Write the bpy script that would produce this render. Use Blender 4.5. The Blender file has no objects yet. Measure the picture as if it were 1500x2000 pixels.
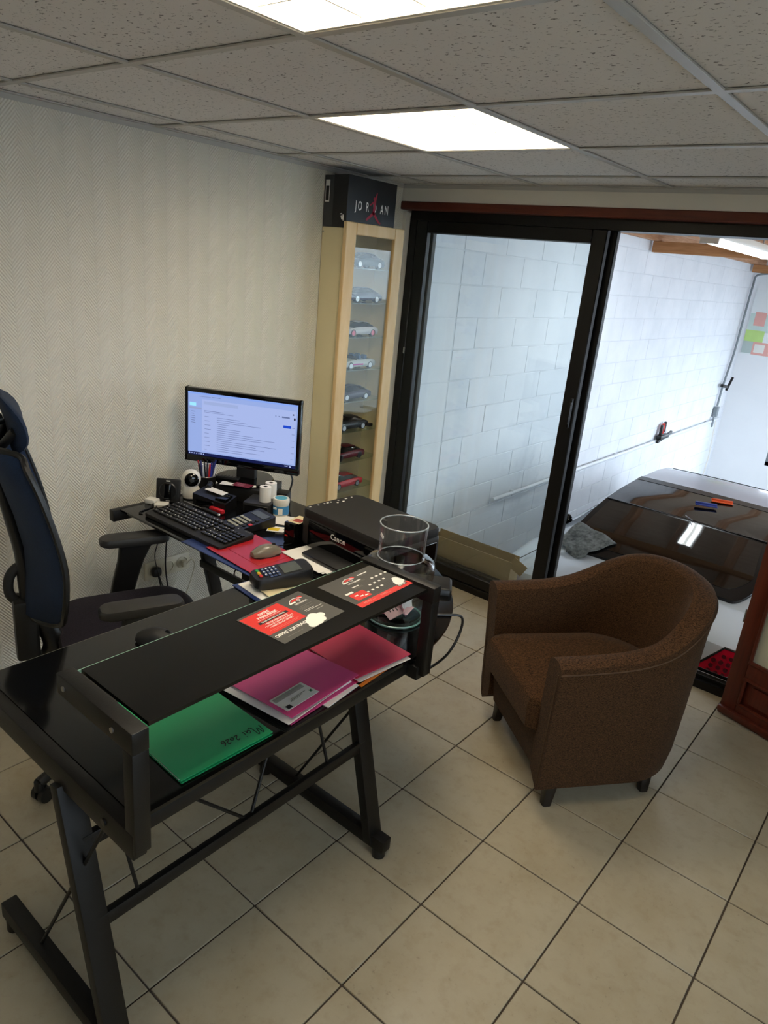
import bpy, bmesh, math, random
from mathutils import Vector, Matrix, Euler
random.seed(7)
PI = math.pi
S = bpy.context.scene
COL = S.collection

# ------------------------------------------------------------------ camera
cam_d = bpy.data.cameras.new('camera')
cam = bpy.data.objects.new('camera', cam_d)
COL.objects.link(cam)
cam_d.sensor_fit = 'VERTICAL'
cam_d.sensor_height = 36.0
cam_d.lens = 1382.9 / 2000 * 36.0
cam_d.clip_start = 0.02
_r = Vector((0.76501414, 0.63750759, 0.09130954))
_dn = Vector((0.27965244, -0.20112188, -0.9387995))
_f = Vector((-0.58012747, 0.74372983, -0.33214164))
cam.matrix_world = Matrix.Translation((2.57, -3.19, 1.74)) @ Matrix((_r, -_dn, -_f)).transposed().to_4x4()
S.camera = cam

# ------------------------------------------------------------------ world, exposure
W = bpy.data.worlds.new('world')
S.world = W
W.use_nodes = True
_bg = W.node_tree.nodes.get('Background') or W.node_tree.nodes.new('ShaderNodeBackground')
_bg.inputs['Color'].default_value = (0.74, 0.86, 1.0, 1)
_bg.inputs['Strength'].default_value = 4.6
S.view_settings.view_transform = 'Standard'
S.view_settings.look = 'None'
S.view_settings.exposure = 0.78
S.view_settings.gamma = 1.0
S.view_settings.use_curve_mapping = False
S.cycles.use_denoising = True
S.cycles.use_adaptive_sampling = True
S.cycles.adaptive_threshold = .02
S.cycles.max_bounces = 9
S.cycles.diffuse_bounces = 5
S.cycles.glossy_bounces = 5
S.cycles.transparent_max_bounces = 16
S.cycles.sample_clamp_indirect = 8.0
TROFFER_POWER = 7.5
TUBE_POWER = 14.0

# ------------------------------------------------------------------ materials
def lin(c):
    if isinstance(c, str):
        c = [int(c[i:i + 2], 16) / 255 for i in (0, 2, 4)]
        c = [x / 12.92 if x <= .04045 else ((x + .055) / 1.055) ** 2.4 for x in c]
    return (c[0], c[1], c[2], 1)

MATS = {}
def mat(name, color, rough=.5, metal=0., spec=.5, var=None, bump=None, coat=0., emit=None, trans=0., sheen=0.):
    """principled material, with object-space noise for colour variation and fine relief"""
    if name in MATS:
        return MATS[name]
    m = bpy.data.materials.new(name)
    m.use_nodes = True
    nt = m.node_tree
    b = nt.nodes['Principled BSDF']
    c = lin(color)
    b.inputs['Base Color'].default_value = c
    b.inputs['Roughness'].default_value = rough
    b.inputs['Metallic'].default_value = metal
    b.inputs['Specular IOR Level'].default_value = spec
    b.inputs['Coat Weight'].default_value = coat
    b.inputs['Transmission Weight'].default_value = trans
    b.inputs['Sheen Weight'].default_value = sheen
    if emit:
        b.inputs['Emission Color'].default_value = lin(emit[0])
        b.inputs['Emission Strength'].default_value = emit[1]
    if var or bump:
        tc = nt.nodes.new('ShaderNodeNewGeometry')
    if var:
        n = nt.nodes.new('ShaderNodeTexNoise')
        n.inputs['Scale'].default_value = var[0]
        n.inputs['Detail'].default_value = 4
        nt.links.new(tc.outputs['Position'], n.inputs['Vector'])
        mx = nt.nodes.new('ShaderNodeMix'); mx.data_type = 'RGBA'
        k = var[1]
        mx.inputs['A'].default_value = (c[0] * (1 - k), c[1] * (1 - k), c[2] * (1 - k), 1)
        mx.inputs['B'].default_value = (min(1, c[0] * (1 + k)), min(1, c[1] * (1 + k)), min(1, c[2] * (1 + k)), 1)
        nt.links.new(n.outputs['Fac'], mx.inputs['Factor'])
        nt.links.new(mx.outputs['Result'], b.inputs['Base Color'])
    if bump:
        n2 = nt.nodes.new('ShaderNodeTexNoise')
        n2.inputs['Scale'].default_value = bump[0]
        n2.inputs['Detail'].default_value = 3
        nt.links.new(tc.outputs['Position'], n2.inputs['Vector'])
        bp = nt.nodes.new('ShaderNodeBump')
        bp.inputs['Strength'].default_value = bump[1]
        bp.inputs['Distance'].default_value = .002
        nt.links.new(n2.outputs['Fac'], bp.inputs['Height'])
        nt.links.new(bp.outputs['Normal'], b.inputs['Normal'])
    MATS[name] = m
    return m

def glass(name, tint=(1, 1, 1), refl=1.0, rough=0.0, ior=1.5):
    """thin clear pane: fresnel mix of transparency and reflection"""
    if name in MATS:
        return MATS[name]
    m = bpy.data.materials.new(name); m.use_nodes = True
    nt = m.node_tree; nt.nodes.clear()
    out = nt.nodes.new('ShaderNodeOutputMaterial')
    tr = nt.nodes.new('ShaderNodeBsdfTransparent'); tr.inputs[0].default_value = (*tint, 1)
    gl = nt.nodes.new('ShaderNodeBsdfGlossy'); gl.inputs['Roughness'].default_value = rough
    gl.inputs['Color'].default_value = (refl, refl, refl, 1)
    lw = nt.nodes.new('ShaderNodeLayerWeight'); lw.inputs['Blend'].default_value = .5
    f0 = ((ior - 1) / (ior + 1)) ** 2
    pw = nt.nodes.new('ShaderNodeMath'); pw.operation = 'POWER'; pw.inputs[1].default_value = 5
    fr = nt.nodes.new('ShaderNodeMath'); fr.operation = 'MULTIPLY_ADD'; fr.inputs[1].default_value = 1 - f0; fr.inputs[2].default_value = f0
    nt.links.new(lw.outputs['Facing'], pw.inputs[0]); nt.links.new(pw.outputs[0], fr.inputs[0])
    mx = nt.nodes.new('ShaderNodeMixShader')
    nt.links.new(fr.outputs[0], mx.inputs[0]); nt.links.new(tr.outputs[0], mx.inputs[1])
    nt.links.new(gl.outputs[0], mx.inputs[2]); nt.links.new(mx.outputs[0], out.inputs[0])
    MATS[name] = m
    return m

def N(nt, kind, **kw):
    n = nt.nodes.new(kind)
    for k, v in kw.items():
        setattr(n, k, v)
    return n

def mth(nt, op, a, b=None, c=None):
    n = N(nt, 'ShaderNodeMath', operation=op)
    for i, v in enumerate((a, b, c)):
        if v is None:
            continue
        if isinstance(v, (int, float)):
            n.inputs[i].default_value = v
        else:
            nt.links.new(v, n.inputs[i])
    return n.outputs[0]

def mixc(nt, fac, a, b):
    mx = N(nt, 'ShaderNodeMix', data_type='RGBA')
    nt.links.new(fac, mx.inputs['Factor'])
    for s, v in (('A', a), ('B', b)):
        if isinstance(v, tuple):
            mx.inputs[s].default_value = v
        else:
            nt.links.new(v, mx.inputs[s])
    return mx.outputs['Result']

def base(name, rough=.6, spec=.4):
    m = bpy.data.materials.new(name); m.use_nodes = True
    nt = m.node_tree
    b = nt.nodes['Principled BSDF']
    b.inputs['Roughness'].default_value = rough
    b.inputs['Specular IOR Level'].default_value = spec
    pos = nt.nodes.new('ShaderNodeNewGeometry').outputs['Position']
    MATS[name] = m
    return m, nt, b, pos

def ramp(nt, fac, p0, p1):
    r = N(nt, 'ShaderNodeMapRange'); r.clamp = True
    nt.links.new(fac, r.inputs['Value'])
    r.inputs['From Min'].default_value = p0
    r.inputs['From Max'].default_value = p1
    return r.outputs['Result']

def noise(nt, vec, scale, detail=4, rough=.5):
    n = N(nt, 'ShaderNodeTexNoise')
    nt.links.new(vec, n.inputs['Vector'])
    n.inputs['Scale'].default_value = scale
    n.inputs['Detail'].default_value = detail
    n.inputs['Roughness'].default_value = rough
    return n.outputs['Fac']

def scaled(nt, vec, s):
    v = N(nt, 'ShaderNodeVectorMath', operation='MULTIPLY')
    nt.links.new(vec, v.inputs[0]); v.inputs[1].default_value = s
    return v.outputs[0]

def m_wallpaper():
    m, nt, b, pos = base('embossed_wallpaper', .55, .35)
    sp = N(nt, 'ShaderNodeSeparateXYZ'); nt.links.new(pos, sp.inputs[0])
    tri = mth(nt, 'PINGPONG', sp.outputs['Y'], .05)
    zz = mth(nt, 'ADD', sp.outputs['Z'], mth(nt, 'MULTIPLY', tri, 1.25))
    st = mth(nt, 'SINE', mth(nt, 'MULTIPLY', zz, 2 * PI / .0135))
    h = mth(nt, 'ADD', mth(nt, 'MULTIPLY', st, .5), mth(nt, 'MULTIPLY', noise(nt, pos, 220, 2), .5))
    bp = N(nt, 'ShaderNodeBump'); bp.inputs['Strength'].default_value = .8
    bp.inputs['Distance'].default_value = .003
    nt.links.new(h, bp.inputs['Height']); nt.links.new(bp.outputs[0], b.inputs['Normal'])
    c = mixc(nt, noise(nt, pos, 1.3), lin('d9d2c2'), lin('e2dccd'))
    nt.links.new(c, b.inputs['Base Color'])
    return m

def m_paint(name, a, bb, rough=.7):
    m, nt, b, pos = base(name, rough, .3)
    c = mixc(nt, noise(nt, pos, 3), lin(a), lin(bb))
    nt.links.new(c, b.inputs['Base Color'])
    bp = N(nt, 'ShaderNodeBump'); bp.inputs['Strength'].default_value = .2
    bp.inputs['Distance'].default_value = .001
    nt.links.new(noise(nt, pos, 180), bp.inputs['Height']); nt.links.new(bp.outputs[0], b.inputs['Normal'])
    return m

def m_tile():
    m, nt, b, pos = base('beige_stoneware', .28, .5)
    n1 = noise(nt, pos, 4.5, 6, .6); n2 = noise(nt, pos, 22, 5, .65); n3 = noise(nt, pos, 60, 4, .7)
    c1 = mixc(nt, ramp(nt, n1, .35, .7), lin('b0a68f'), lin('a4977d'))
    c2 = mixc(nt, mth(nt, 'MULTIPLY', ramp(nt, n2, .50, .74), .6), c1, lin('9c8d72'))
    c3 = mixc(nt, mth(nt, 'MULTIPLY', mth(nt, 'MULTIPLY', ramp(nt, n3, .6, .75), ramp(nt, n1, .46, .6)), .8), c2, lin('6f6557'))
    nt.links.new(c3, b.inputs['Base Color'])
    r = mth(nt, 'ADD', mth(nt, 'MULTIPLY', n2, .18), .24)
    nt.links.new(r, b.inputs['Roughness'])
    return m

def m_ceiling():
    m, nt, b, pos = base('fissured_ceiling_board', .9, .1)
    v = scaled(nt, pos, (1.0, 1.5, 1.0))
    n1 = noise(nt, v, 75, 3, .65); n2 = noise(nt, pos, 26, 2)
    k = mth(nt, 'MULTIPLY', ramp(nt, n1, .60, .66), ramp(nt, n2, .30, .50))
    c = mixc(nt, k, lin('e6e3df'), lin('77746f'))
    nt.links.new(c, b.inputs['Base Color'])
    bp = N(nt, 'ShaderNodeBump'); bp.inputs['Strength'].default_value = .5; bp.inputs['Distance'].default_value = .002
    bp.invert = True
    nt.links.new(k, bp.inputs['Height']); nt.links.new(bp.outputs[0], b.inputs['Normal'])
    return m

def m_wood(name, a, bb, sc=(30, 30, 1.6), rough=.45, spec=.4):
    m, nt, b, pos = base(name, rough, spec)
    v = scaled(nt, pos, sc)
    n1 = noise(nt, v, 1.0, 6, .6); n2 = noise(nt, scaled(nt, pos, tuple(4 * s for s in sc)), 1.0, 3)
    f = mth(nt, 'ADD', mth(nt, 'MULTIPLY', n1, .75), mth(nt, 'MULTIPLY', n2, .25))
    c = mixc(nt, ramp(nt, f, .35, .65), lin(a), lin(bb))
    nt.links.new(c, b.inputs['Base Color'])
    bp = N(nt, 'ShaderNodeBump'); bp.inputs['Strength'].default_value = .12; bp.inputs['Distance'].default_value = .001
    nt.links.new(f, bp.inputs['Height']); nt.links.new(bp.outputs[0], b.inputs['Normal'])
    return m

def m_fabric(name, a, bb, sc=420, rough=.95):
    m, nt, b, pos = base(name, rough, .15)
    b.inputs['Sheen Weight'].default_value = .05
    v = scaled(nt, pos, (1, 1, 3.2))
    n1 = noise(nt, v, sc * .35, 3, .7); n2 = noise(nt, pos, sc, 2)
    f = mth(nt, 'ADD', mth(nt, 'MULTIPLY', n1, .6), mth(nt, 'MULTIPLY', n2, .4))
    c = mixc(nt, ramp(nt, f, .38, .64), lin(a), lin(bb))
    nt.links.new(c, b.inputs['Base Color'])
    bp = N(nt, 'ShaderNodeBump'); bp.inputs['Strength'].default_value = .5; bp.inputs['Distance'].default_value = .002
    nt.links.new(f, bp.inputs['Height']); nt.links.new(bp.outputs[0], b.inputs['Normal'])
    return m

def m_block():
    m, nt, b, pos = base('white_painted_block', .8, .2)
    n1 = noise(nt, pos, 2.2, 5, .6); n2 = noise(nt, pos, 40, 4, .7)
    c = mixc(nt, ramp(nt, n1, .3, .7), lin('dfe3e8'), lin('eef0f4'))
    c = mixc(nt, mth(nt, 'MULTIPLY', mth(nt, 'MULTIPLY', ramp(nt, n2, .62, .75), ramp(nt, n1, .5, .6)), .25), c, lin('8d9297'))
    nt.links.new(c, b.inputs['Base Color'])
    bp = N(nt, 'ShaderNodeBump'); bp.inputs['Strength'].default_value = .35; bp.inputs['Distance'].default_value = .003
    nt.links.new(n2, bp.inputs['Height']); nt.links.new(bp.outputs[0], b.inputs['Normal'])
    return m

WALLPAPER = m_wallpaper()
PLASTER = m_paint('cream_plaster', 'd6cfc0', 'ded8ca')
TILE = m_tile()
GROUT = mat('dark_grout', '4a4036', .9, var=(30, .2))
CEIL = m_ceiling()
TBAR = mat('white_metal_bar', 'b9b5ac', .4, 0, .5, var=(6, .04))
WOOD_RED = m_wood('red_brown_door_wood', '451809', '612414', (24, 24, 2.0), .38, .5)
WOOD_TRIM = m_wood('red_brown_trim_wood', '4c1d0f', '6b2e1b', (2.0, 24, 24), .5)
WOOD_PALE = m_wood('pale_birch', 'd0ac74', 'e0c290', (22, 6, 1.8), .4)
WOOD_BEAM = m_wood('rough_beam_wood', 'a06f48', 'c08d62', (1.6, 22, 22), .8, .2)
WOOD_RAFTER = m_wood('rough_rafter_wood', 'a87a58', 'cba183', (22, 1.6, 22), .8, .2)
CREAM = mat('cream_cabinet_panel', 'ddcfa4', .5, var=(5, .04))
BLACK_ALU = mat('black_aluminium', '0c0a09', .4, 0, .35, var=(8, .1))
BLACK_GLASS = mat('black_desk_glass', '0b0b0b', .08, 0, .5, var=(5, .2))
SHELF_GLASS = mat('dusty_black_shelf_glass', '0e0d0c', .22, 0, .35, var=(14, .25))
BLACK_METAL = mat('black_powder_coat', '0d0b09', .45, 0, .35, var=(20, .12), bump=(500, .15))
BLACK_PLASTIC = mat('black_plastic', '121212', .4, 0, .5, var=(15, .1))
GREY_PLASTIC = mat('charcoal_plastic', '2b2a28', .5, 0, .5, var=(15, .1))
SATIN_BLACK = mat('satin_black_plastic', '1c1b1a', .55, 0, .4, var=(15, .12), bump=(900, .2))
GLOSS_BLACK = mat('gloss_black_plastic', '070707', .06, 0, .5, var=(8, .1))
STEEL = mat('brushed_steel', 'a8a8a8', .3, 1., var=(30, .1))
CHROME = mat('chrome', 'd0d0d0', .12, 1., var=(10, .05))
ARMCHAIR = m_fabric('brown_woven_fabric', '1a1009', '5e4128')
CHAIR_SEAT = m_fabric('dark_violet_fabric', '17141a', '28232e', 700)
CHAIR_MESH = m_fabric('navy_chair_mesh', '0f1c2e', '1c3050', 900, .7)
DARK_WOOD = mat('dark_stained_leg', '17100c', .4, var=(25, .2))
WHITE_PLASTIC = mat('white_plastic', 'e4e0d6', .35, var=(8, .03))
WHITE_PAPER = mat('white_paper', 'e6e3dc', .8, var=(20, .03))
WHITE_INK = mat('white_ink', 'efece4', .7, var=(20, .03))
GREY_INK = mat('grey_ink', '8c8880', .7, var=(20, .03))
BLACK_INK = mat('black_ink', '121212', .6, var=(20, .1))
RED_INK = mat('red_ink', 'd8281f', .5, var=(20, .04))
FLYER = mat('charcoal_flyer_card', '4a4844', .45, var=(20, .05))
SCREEN_DARK = mat('grey_lcd', '51564f', .25, var=(10, .05))
CLEAR = glass('clear_glass', (.97, .985, .98))
PANE = glass('door_pane_glass', (.965, .985, .985), 1.0)
CABPANE = glass('cabinet_pane_glass', (.95, .96, .955), 1.0, 0, 1.38)
VASE = glass('vase_glass', (.955, .965, .975), 1.0, 0, 1.45)
VASE_BASE = glass('vase_base_glass', (.78, .93, .90), 1.0, 0, 1.5)
BLOCK = m_block()

# ------------------------------------------------------------------ mesh helpers
def B():
    return bmesh.new()

def rbox(bm, c, s, r=0., seg=2, rot=None):
    """box of size s centred on c, edges rounded by r"""
    g = bmesh.ops.create_cube(bm, size=1)
    vs = g['verts']
    for v in vs:
        v.co = Vector((v.co.x * s[0], v.co.y * s[1], v.co.z * s[2]))
    if r > 0:
        es = list({e for v in vs for e in v.link_edges})
        q = bmesh.ops.bevel(bm, geom=es, offset=min(r, .49 * min(s)), segments=seg, profile=.5, affect='EDGES')
        vs = list({v for f in q['faces'] for v in f.verts} | {v for v in vs if v.is_valid})
    M = Matrix.Translation(c)
    if rot is not None:
        M = M @ (Matrix.Rotation(rot, 4, 'Z') if isinstance(rot, (int, float)) else rot.to_4x4())
    for v in vs:
        v.co = M @ v.co
    return bm

def bar(bm, p0, p1, w, h, r=0.):
    """box section from p0 to p1; w across (horizontal), h the other way"""
    p0, p1 = Vector(p0), Vector(p1)
    d = p1 - p0; L = d.length; d.normalize()
    up = Vector((0, 0, 1)) if abs(d.z) < .95 else Vector((1, 0, 0))
    s = d.cross(up).normalized(); u = s.cross(d).normalized()
    R = Matrix((s, d, u)).transposed()
    return rbox(bm, (p0 + p1) / 2, (w, L, h), r, 2, R)

def ring_loft(bm, rings, cap=True, closed=True):
    vv = [[bm.verts.new(p) for p in r] for r in rings]
    n = len(vv[0])
    for a, b_ in zip(vv, vv[1:]):
        for i in range(n if closed else n - 1):
            j = (i + 1) % n
            bm.faces.new((a[i], a[j], b_[j], b_[i]))
    if cap:
        bm.faces.new(list(reversed(vv[0]))); bm.faces.new(vv[-1])
    return bm

def lathe(bm, prof, n=32, c=(0, 0, 0), cap0=True, cap1=True, ax=None):
    rings = []
    for r, z in prof:
        rings.append([Vector((c[0] + r * math.cos(2 * PI * i / n), c[1] + r * math.sin(2 * PI * i / n), c[2] + z)) for i in range(n)])
    if ax is not None:
        cc = Vector(c)
        rings = [[cc + ax @ (p - cc) for p in r] for r in rings]
    vv = [[bm.verts.new(p) for p in r] for r in rings]
    for a, b_ in zip(vv, vv[1:]):
        for i in range(n):
            j = (i + 1) % n
            bm.faces.new((a[i], a[j], b_[j], b_[i]))
    if cap0: bm.faces.new(list(reversed(vv[0])))
    if cap1: bm.faces.new(vv[-1])
    return bm

def axis_to(d):
    return Vector((0, 0, 1)).rotation_difference(Vector(d).normalized()).to_matrix()

def cyl(bm, p0, p1, r, n=16, r1=None):
    p0, p1 = Vector(p0), Vector(p1)
    R = axis_to(p1 - p0)
    return lathe(bm, [(r, 0), (r if r1 is None else r1, (p1 - p0).length)], n, p0, ax=R)

def smooth_path(pts, k=6):
    pts = [Vector(p) for p in pts]
    P = [pts[0]] + pts + [pts[-1]]
    out = []
    for i in range(1, len(P) - 2):
        for t in range(k):
            t /= k
            a, b_, c, d = P[i - 1], P[i], P[i + 1], P[i + 2]
            out.append(.5 * ((2 * b_) + (c - a) * t + (2 * a - 5 * b_ + 4 * c - d) * t * t + (3 * b_ - a - 3 * c + d) * t ** 3))
    out.append(pts[-1])
    return out

def tube(bm, pts, r, n=8, smooth=6):
    P = smooth_path(pts, smooth) if smooth else [Vector(p) for p in pts]
    rings = []
    u = None
    for i, p in enumerate(P):
        d = (P[min(i + 1, len(P) - 1)] - P[max(i - 1, 0)]).normalized()
        if u is None:
            u = d.cross(Vector((0, 0, 1)) if abs(d.z) < .9 else Vector((1, 0, 0))).normalized()
        u = (u - d * u.dot(d)).normalized(); v = d.cross(u)
        rr = r[i * (len(r) - 1) // max(1, len(P) - 1)] if isinstance(r, (list, tuple)) else r
        rings.append([p + rr * (math.cos(2 * PI * k / n) * u + math.sin(2 * PI * k / n) * v) for k in range(n)])
    return ring_loft(bm, rings)

def prism(bm, poly, z0, z1):
    return ring_loft(bm, [[Vector((x, y, z0)) for x, y in poly], [Vector((x, y, z1)) for x, y in poly]])

def quad(bm, x0, x1, y0, y1, z=0.):
    bm.faces.new([bm.verts.new((x, y, z)) for x, y in ((x0, y0), (x1, y0), (x1, y1), (x0, y1))])
    return bm

def rrect(w, h, r, n=5, cx=0., cy=0.):
    out = []
    for k, (sx, sy) in enumerate(((1, 1), (-1, 1), (-1, -1), (1, -1))):
        for i in range(n + 1):
            a = PI / 2 * (k + i / n)
            out.append((cx + sx * (w / 2 - r) + r * math.cos(a), cy + sy * (h / 2 - r) + r * math.sin(a)))
    return out

def mesh(name, bm, m, smooth=True):
    bmesh.ops.recalc_face_normals(bm, faces=bm.faces[:])
    me = bpy.data.meshes.new(name)
    bm.to_mesh(me); bm.free()
    me.materials.append(m)
    if smooth:
        for p in me.polygons:
            p.use_smooth = True
        me.set_sharp_from_angle(angle=math.radians(38))
    return me

def obj(name, bm, m, parent=None, loc=None, rot=None, smooth=True):
    me = mesh(name, bm, m, smooth) if not isinstance(bm, bpy.types.Mesh) else bm
    o = bpy.data.objects.new(name, me)
    COL.objects.link(o)
    if parent is not None:
        o.parent = parent
    if loc is not None:
        o.location = loc
    if rot is not None:
        o.rotation_euler = rot
    return o

def tag(o, label, cat, group=None, kind=None):
    o['label'] = label
    o['category'] = cat
    if group: o['group'] = group
    if kind: o['kind'] = kind
    return o

def thing(name, label, cat, loc=(0, 0, 0), rz=0., group=None):
    o = bpy.data.objects.new(name, None)
    o.empty_display_size = .05
    COL.objects.link(o)
    o.location = loc
    o.rotation_euler = (0, 0, rz)
    return tag(o, label, cat, group)

def struct(name, bm, m, label=None, smooth=True):
    o = obj(name, bm, m, None, smooth=smooth)
    o['kind'] = 'structure'
    if label: o['label'] = label
    return o

def sroot(name, loc=(0, 0, 0), label=None):
    o = bpy.data.objects.new(name, None); COL.objects.link(o); o.location = loc
    o['kind'] = 'structure'
    if label: o['label'] = label
    return o

def text_mesh(body, size, m, bold=0., ex=0., align='CENTER', sx=1., shear=0., space=1.):
    cu = bpy.data.curves.new('lettering', 'FONT')
    cu.body = body; cu.size = size; cu.offset = bold * size; cu.extrude = ex
    cu.align_x = align; cu.align_y = 'CENTER'; cu.shear = shear; cu.space_character = space
    cu.resolution_u = 3
    o = bpy.data.objects.new('tmp', cu); COL.objects.link(o)
    dg = bpy.context.evaluated_depsgraph_get()
    me = bpy.data.meshes.new_from_object(o.evaluated_get(dg))
    bpy.data.objects.remove(o); bpy.data.curves.remove(cu)
    me.name = 'lettering'
    for v in me.vertices:
        v.co.x *= sx
    me.materials.clear(); me.materials.append(m)
    return me

def text(parent, body, size, m, loc, rot=(0, 0, 0), name='lettering', **kw):
    return obj(name, text_mesh(body, size, m, **kw), m, parent, loc, rot)

# ================================================================== ROOM
X1, Y0, ZC = 4.3, -4.7, 2.131
TP = .3368; TX, TY = 1.7785, -2.1595
# floor: grout bed and one object per tile
fb = B(); rbox(fb, (X1 / 2, (Y0 + .2) / 2, -.054), (X1 + .2, .2 - Y0, .10))
floor = struct('floor', fb, GROUT, 'beige stoneware tile floor with dark grout')
full = None
i0 = math.floor((0 - TX) / TP); i1 = math.ceil((X1 - TX) / TP)
j0 = math.floor((Y0 - TY) / TP); j1 = math.ceil((.06 - TY) / TP)
for i in range(i0, i1):
    for j in range(j0, j1):
        a0, a1 = TX + i * TP + .0025, TX + (i + 1) * TP - .0025
        b0, b1 = TY + j * TP + .0025, TY + (j + 1) * TP - .0025
        c0, c1 = max(a0, .003), min(a1, X1 - .003)
        d0, d1 = max(b0, Y0 + .003), min(b1, .075)
        if c1 - c0 < .01 or d1 - d0 < .01:
            continue
        isfull = (c0, c1, d0, d1) == (a0, a1, b0, b1)
        if isfull and full is not None:
            me = full
        else:
            me = mesh('tile', rbox(B(), (0, 0, -.003), (c1 - c0, d1 - d0, .006), .0012, 1), TILE)
            if isfull: full = me
        obj('tile', me, TILE, floor, ((c0 + c1) / 2, (d0 + d1) / 2, random.uniform(-.0003, .0003)))

wl = B(); rbox(wl, (-.075, (Y0 + .2) / 2, 1.1), (.15, .2 - Y0, 2.4))
wall_left = struct('wall_left', wl, WALLPAPER, 'off-white embossed herringbone wallpaper wall', False)
wr = B()
WY0, WY1, WZ0, WZ1 = -3.8, -1.5, .95, 1.95
rbox(wr, (X1 + .05, (Y0 + WY0) / 2, 1.1), (.1, WY0 - Y0, 2.4)); rbox(wr, (X1 + .05, (WY1 + .2) / 2, 1.1), (.1, .2 - WY1, 2.4))
rbox(wr, (X1 + .05, (WY0 + WY1) / 2, (WZ0 - .1) / 2), (.1, WY1 - WY0, WZ0 + .1)); rbox(wr, (X1 + .05, (WY0 + WY1) / 2, (WZ1 + 2.3) / 2), (.1, WY1 - WY0, 2.3 - WZ1))
struct('wall_right', wr, PLASTER, None, False)
w2 = sroot('added_fill_window', (X1 + .05, (WY0 + WY1) / 2, WZ0))  # added out-of-view window, lets daylight fill the left wall and ceiling
f = B(); hw_, hh_ = (WY1 - WY0) / 2, WZ1 - WZ0
for yy in (-hw_ + .03, 0, hw_ - .03): rbox(f, (0, yy, hh_ / 2), (.06, .06, hh_), .004, 1)
for zz in (.03, hh_ - .03): rbox(f, (0, 0, zz), (.056, 2 * hw_, .06), .004, 1)
obj('frame', f, WOOD_RED, w2)
g = B(); rbox(g, (.0, 0, hh_ / 2), (.005, 2 * hw_ - .06, hh_ - .06)); obj('pane', g, CLEAR, w2)
wf = B(); rbox(wf, (X1 / 2, Y0 - .05, 1.1), (X1 + .2, .1, 2.4))
struct('wall_front', wf, PLASTER, None, False)
wb = B()
rbox(wb, (X1 / 2, .1, 2.17), (X1, .2, .25))
rbox(wb, (3.25, .1, 1.0), (2.1, .2, 2.3))
rbox(wb, (X1 / 2, .12, -.58), (X1 + .2, .16, 1.0))
struct('wall_back', wb, PLASTER, 'cream plaster wall around the sliding door', False)

# tile skirting along the left wall, one piece per tile
bbr = sroot('baseboard_left', (0, 0, 0), 'beige tile skirting along the wallpapered wall')
SKIRT = mat('beige_skirting_tile', 'b5a588', .35, var=(18, .1))
yy = Y0 + .05
skm = mesh('skirting_tile', rbox(B(), (0, 0, 0), (.009, TP - .004, .08), .002, 1), SKIRT)
yy = TY - 8 * TP + .12
while yy < -.05:
    if yy > Y0 + TP / 2:
        obj('skirting_tile', skm, SKIRT, bbr, (.0046, yy, .0405))
    yy += TP

# suspended ceiling: slab above, boards and bars as pieces
cb = B(); rbox(cb, (X1 / 2, (Y0 + .2) / 2, 2.32), (X1 + .2, .2 - Y0, .06))
ceiling = struct('ceiling', cb, PLASTER, 'suspended ceiling of white fissured boards in a metal grid')
GX = [-.3857 + .6 * k for k in range(0, 9)]
GY = [-2.697 + .6 * k for k in range(-4, 6)]
lights_at = {(3, 3): 1, (2, 5): 1, (5, 2): 1}
pm = None
for i in range(len(GX) - 1):
    for j in range(len(GY) - 1):
        if (i, j) in ((3, 4), (2, 6)):      # the two troffers sit here
            continue
        a0, a1 = max(GX[i], 0), min(GX[i + 1], X1)
        b0, b1 = max(GY[j], Y0), min(GY[j + 1], 0)
        if a1 - a0 < .02 or b1 - b0 < .02: continue
        fullp = abs(a1 - a0 - .6) < 1e-6 and abs(b1 - b0 - .6) < 1e-6
        if fullp and pm: me = pm
        else:
            me = mesh('ceiling_board', rbox(B(), (0, 0, .009), (a1 - a0 - .004, b1 - b0 - .004, .018), .002, 1), CEIL)
            if fullp: pm = me
        obj('ceiling_board', me, CEIL, ceiling, ((a0 + a1) / 2, (b0 + b1) / 2, ZC + .004))
for x in GX:
    if .02 < x < X1:
        t = B(); rbox(t, (0, 0, 0), (.024, -Y0, .005), .001, 1); rbox(t, (0, 0, .02), (.003, -Y0, .04))
        obj('grid_bar', t, TBAR, ceiling, (x, Y0 / 2, ZC))
for j, y in enumerate(GY):
    if Y0 < y < -.02:
        t = B(); rbox(t, (0, 0, 0), (X1, .023, .0046), .001, 1); rbox(t, (0, 0, .02), (X1, .003, .04))
        obj('grid_bar', t, TBAR, ceiling, (X1 / 2, y, ZC))
t = B(); rbox(t, (.011, Y0 / 2, ZC), (.022, -Y0, .004)); rbox(t, (.0015, Y0 / 2, ZC - .009), (.003, -Y0, .018))
obj('edge_trim', t, TBAR, ceiling)
t = B(); rbox(t, (X1 / 2, -.011, ZC), (X1, .022, .004)); rbox(t, (X1 / 2, -.0015, ZC - .009), (X1, .003, .018))
obj('edge_trim', t, TBAR, ceiling)

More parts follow.
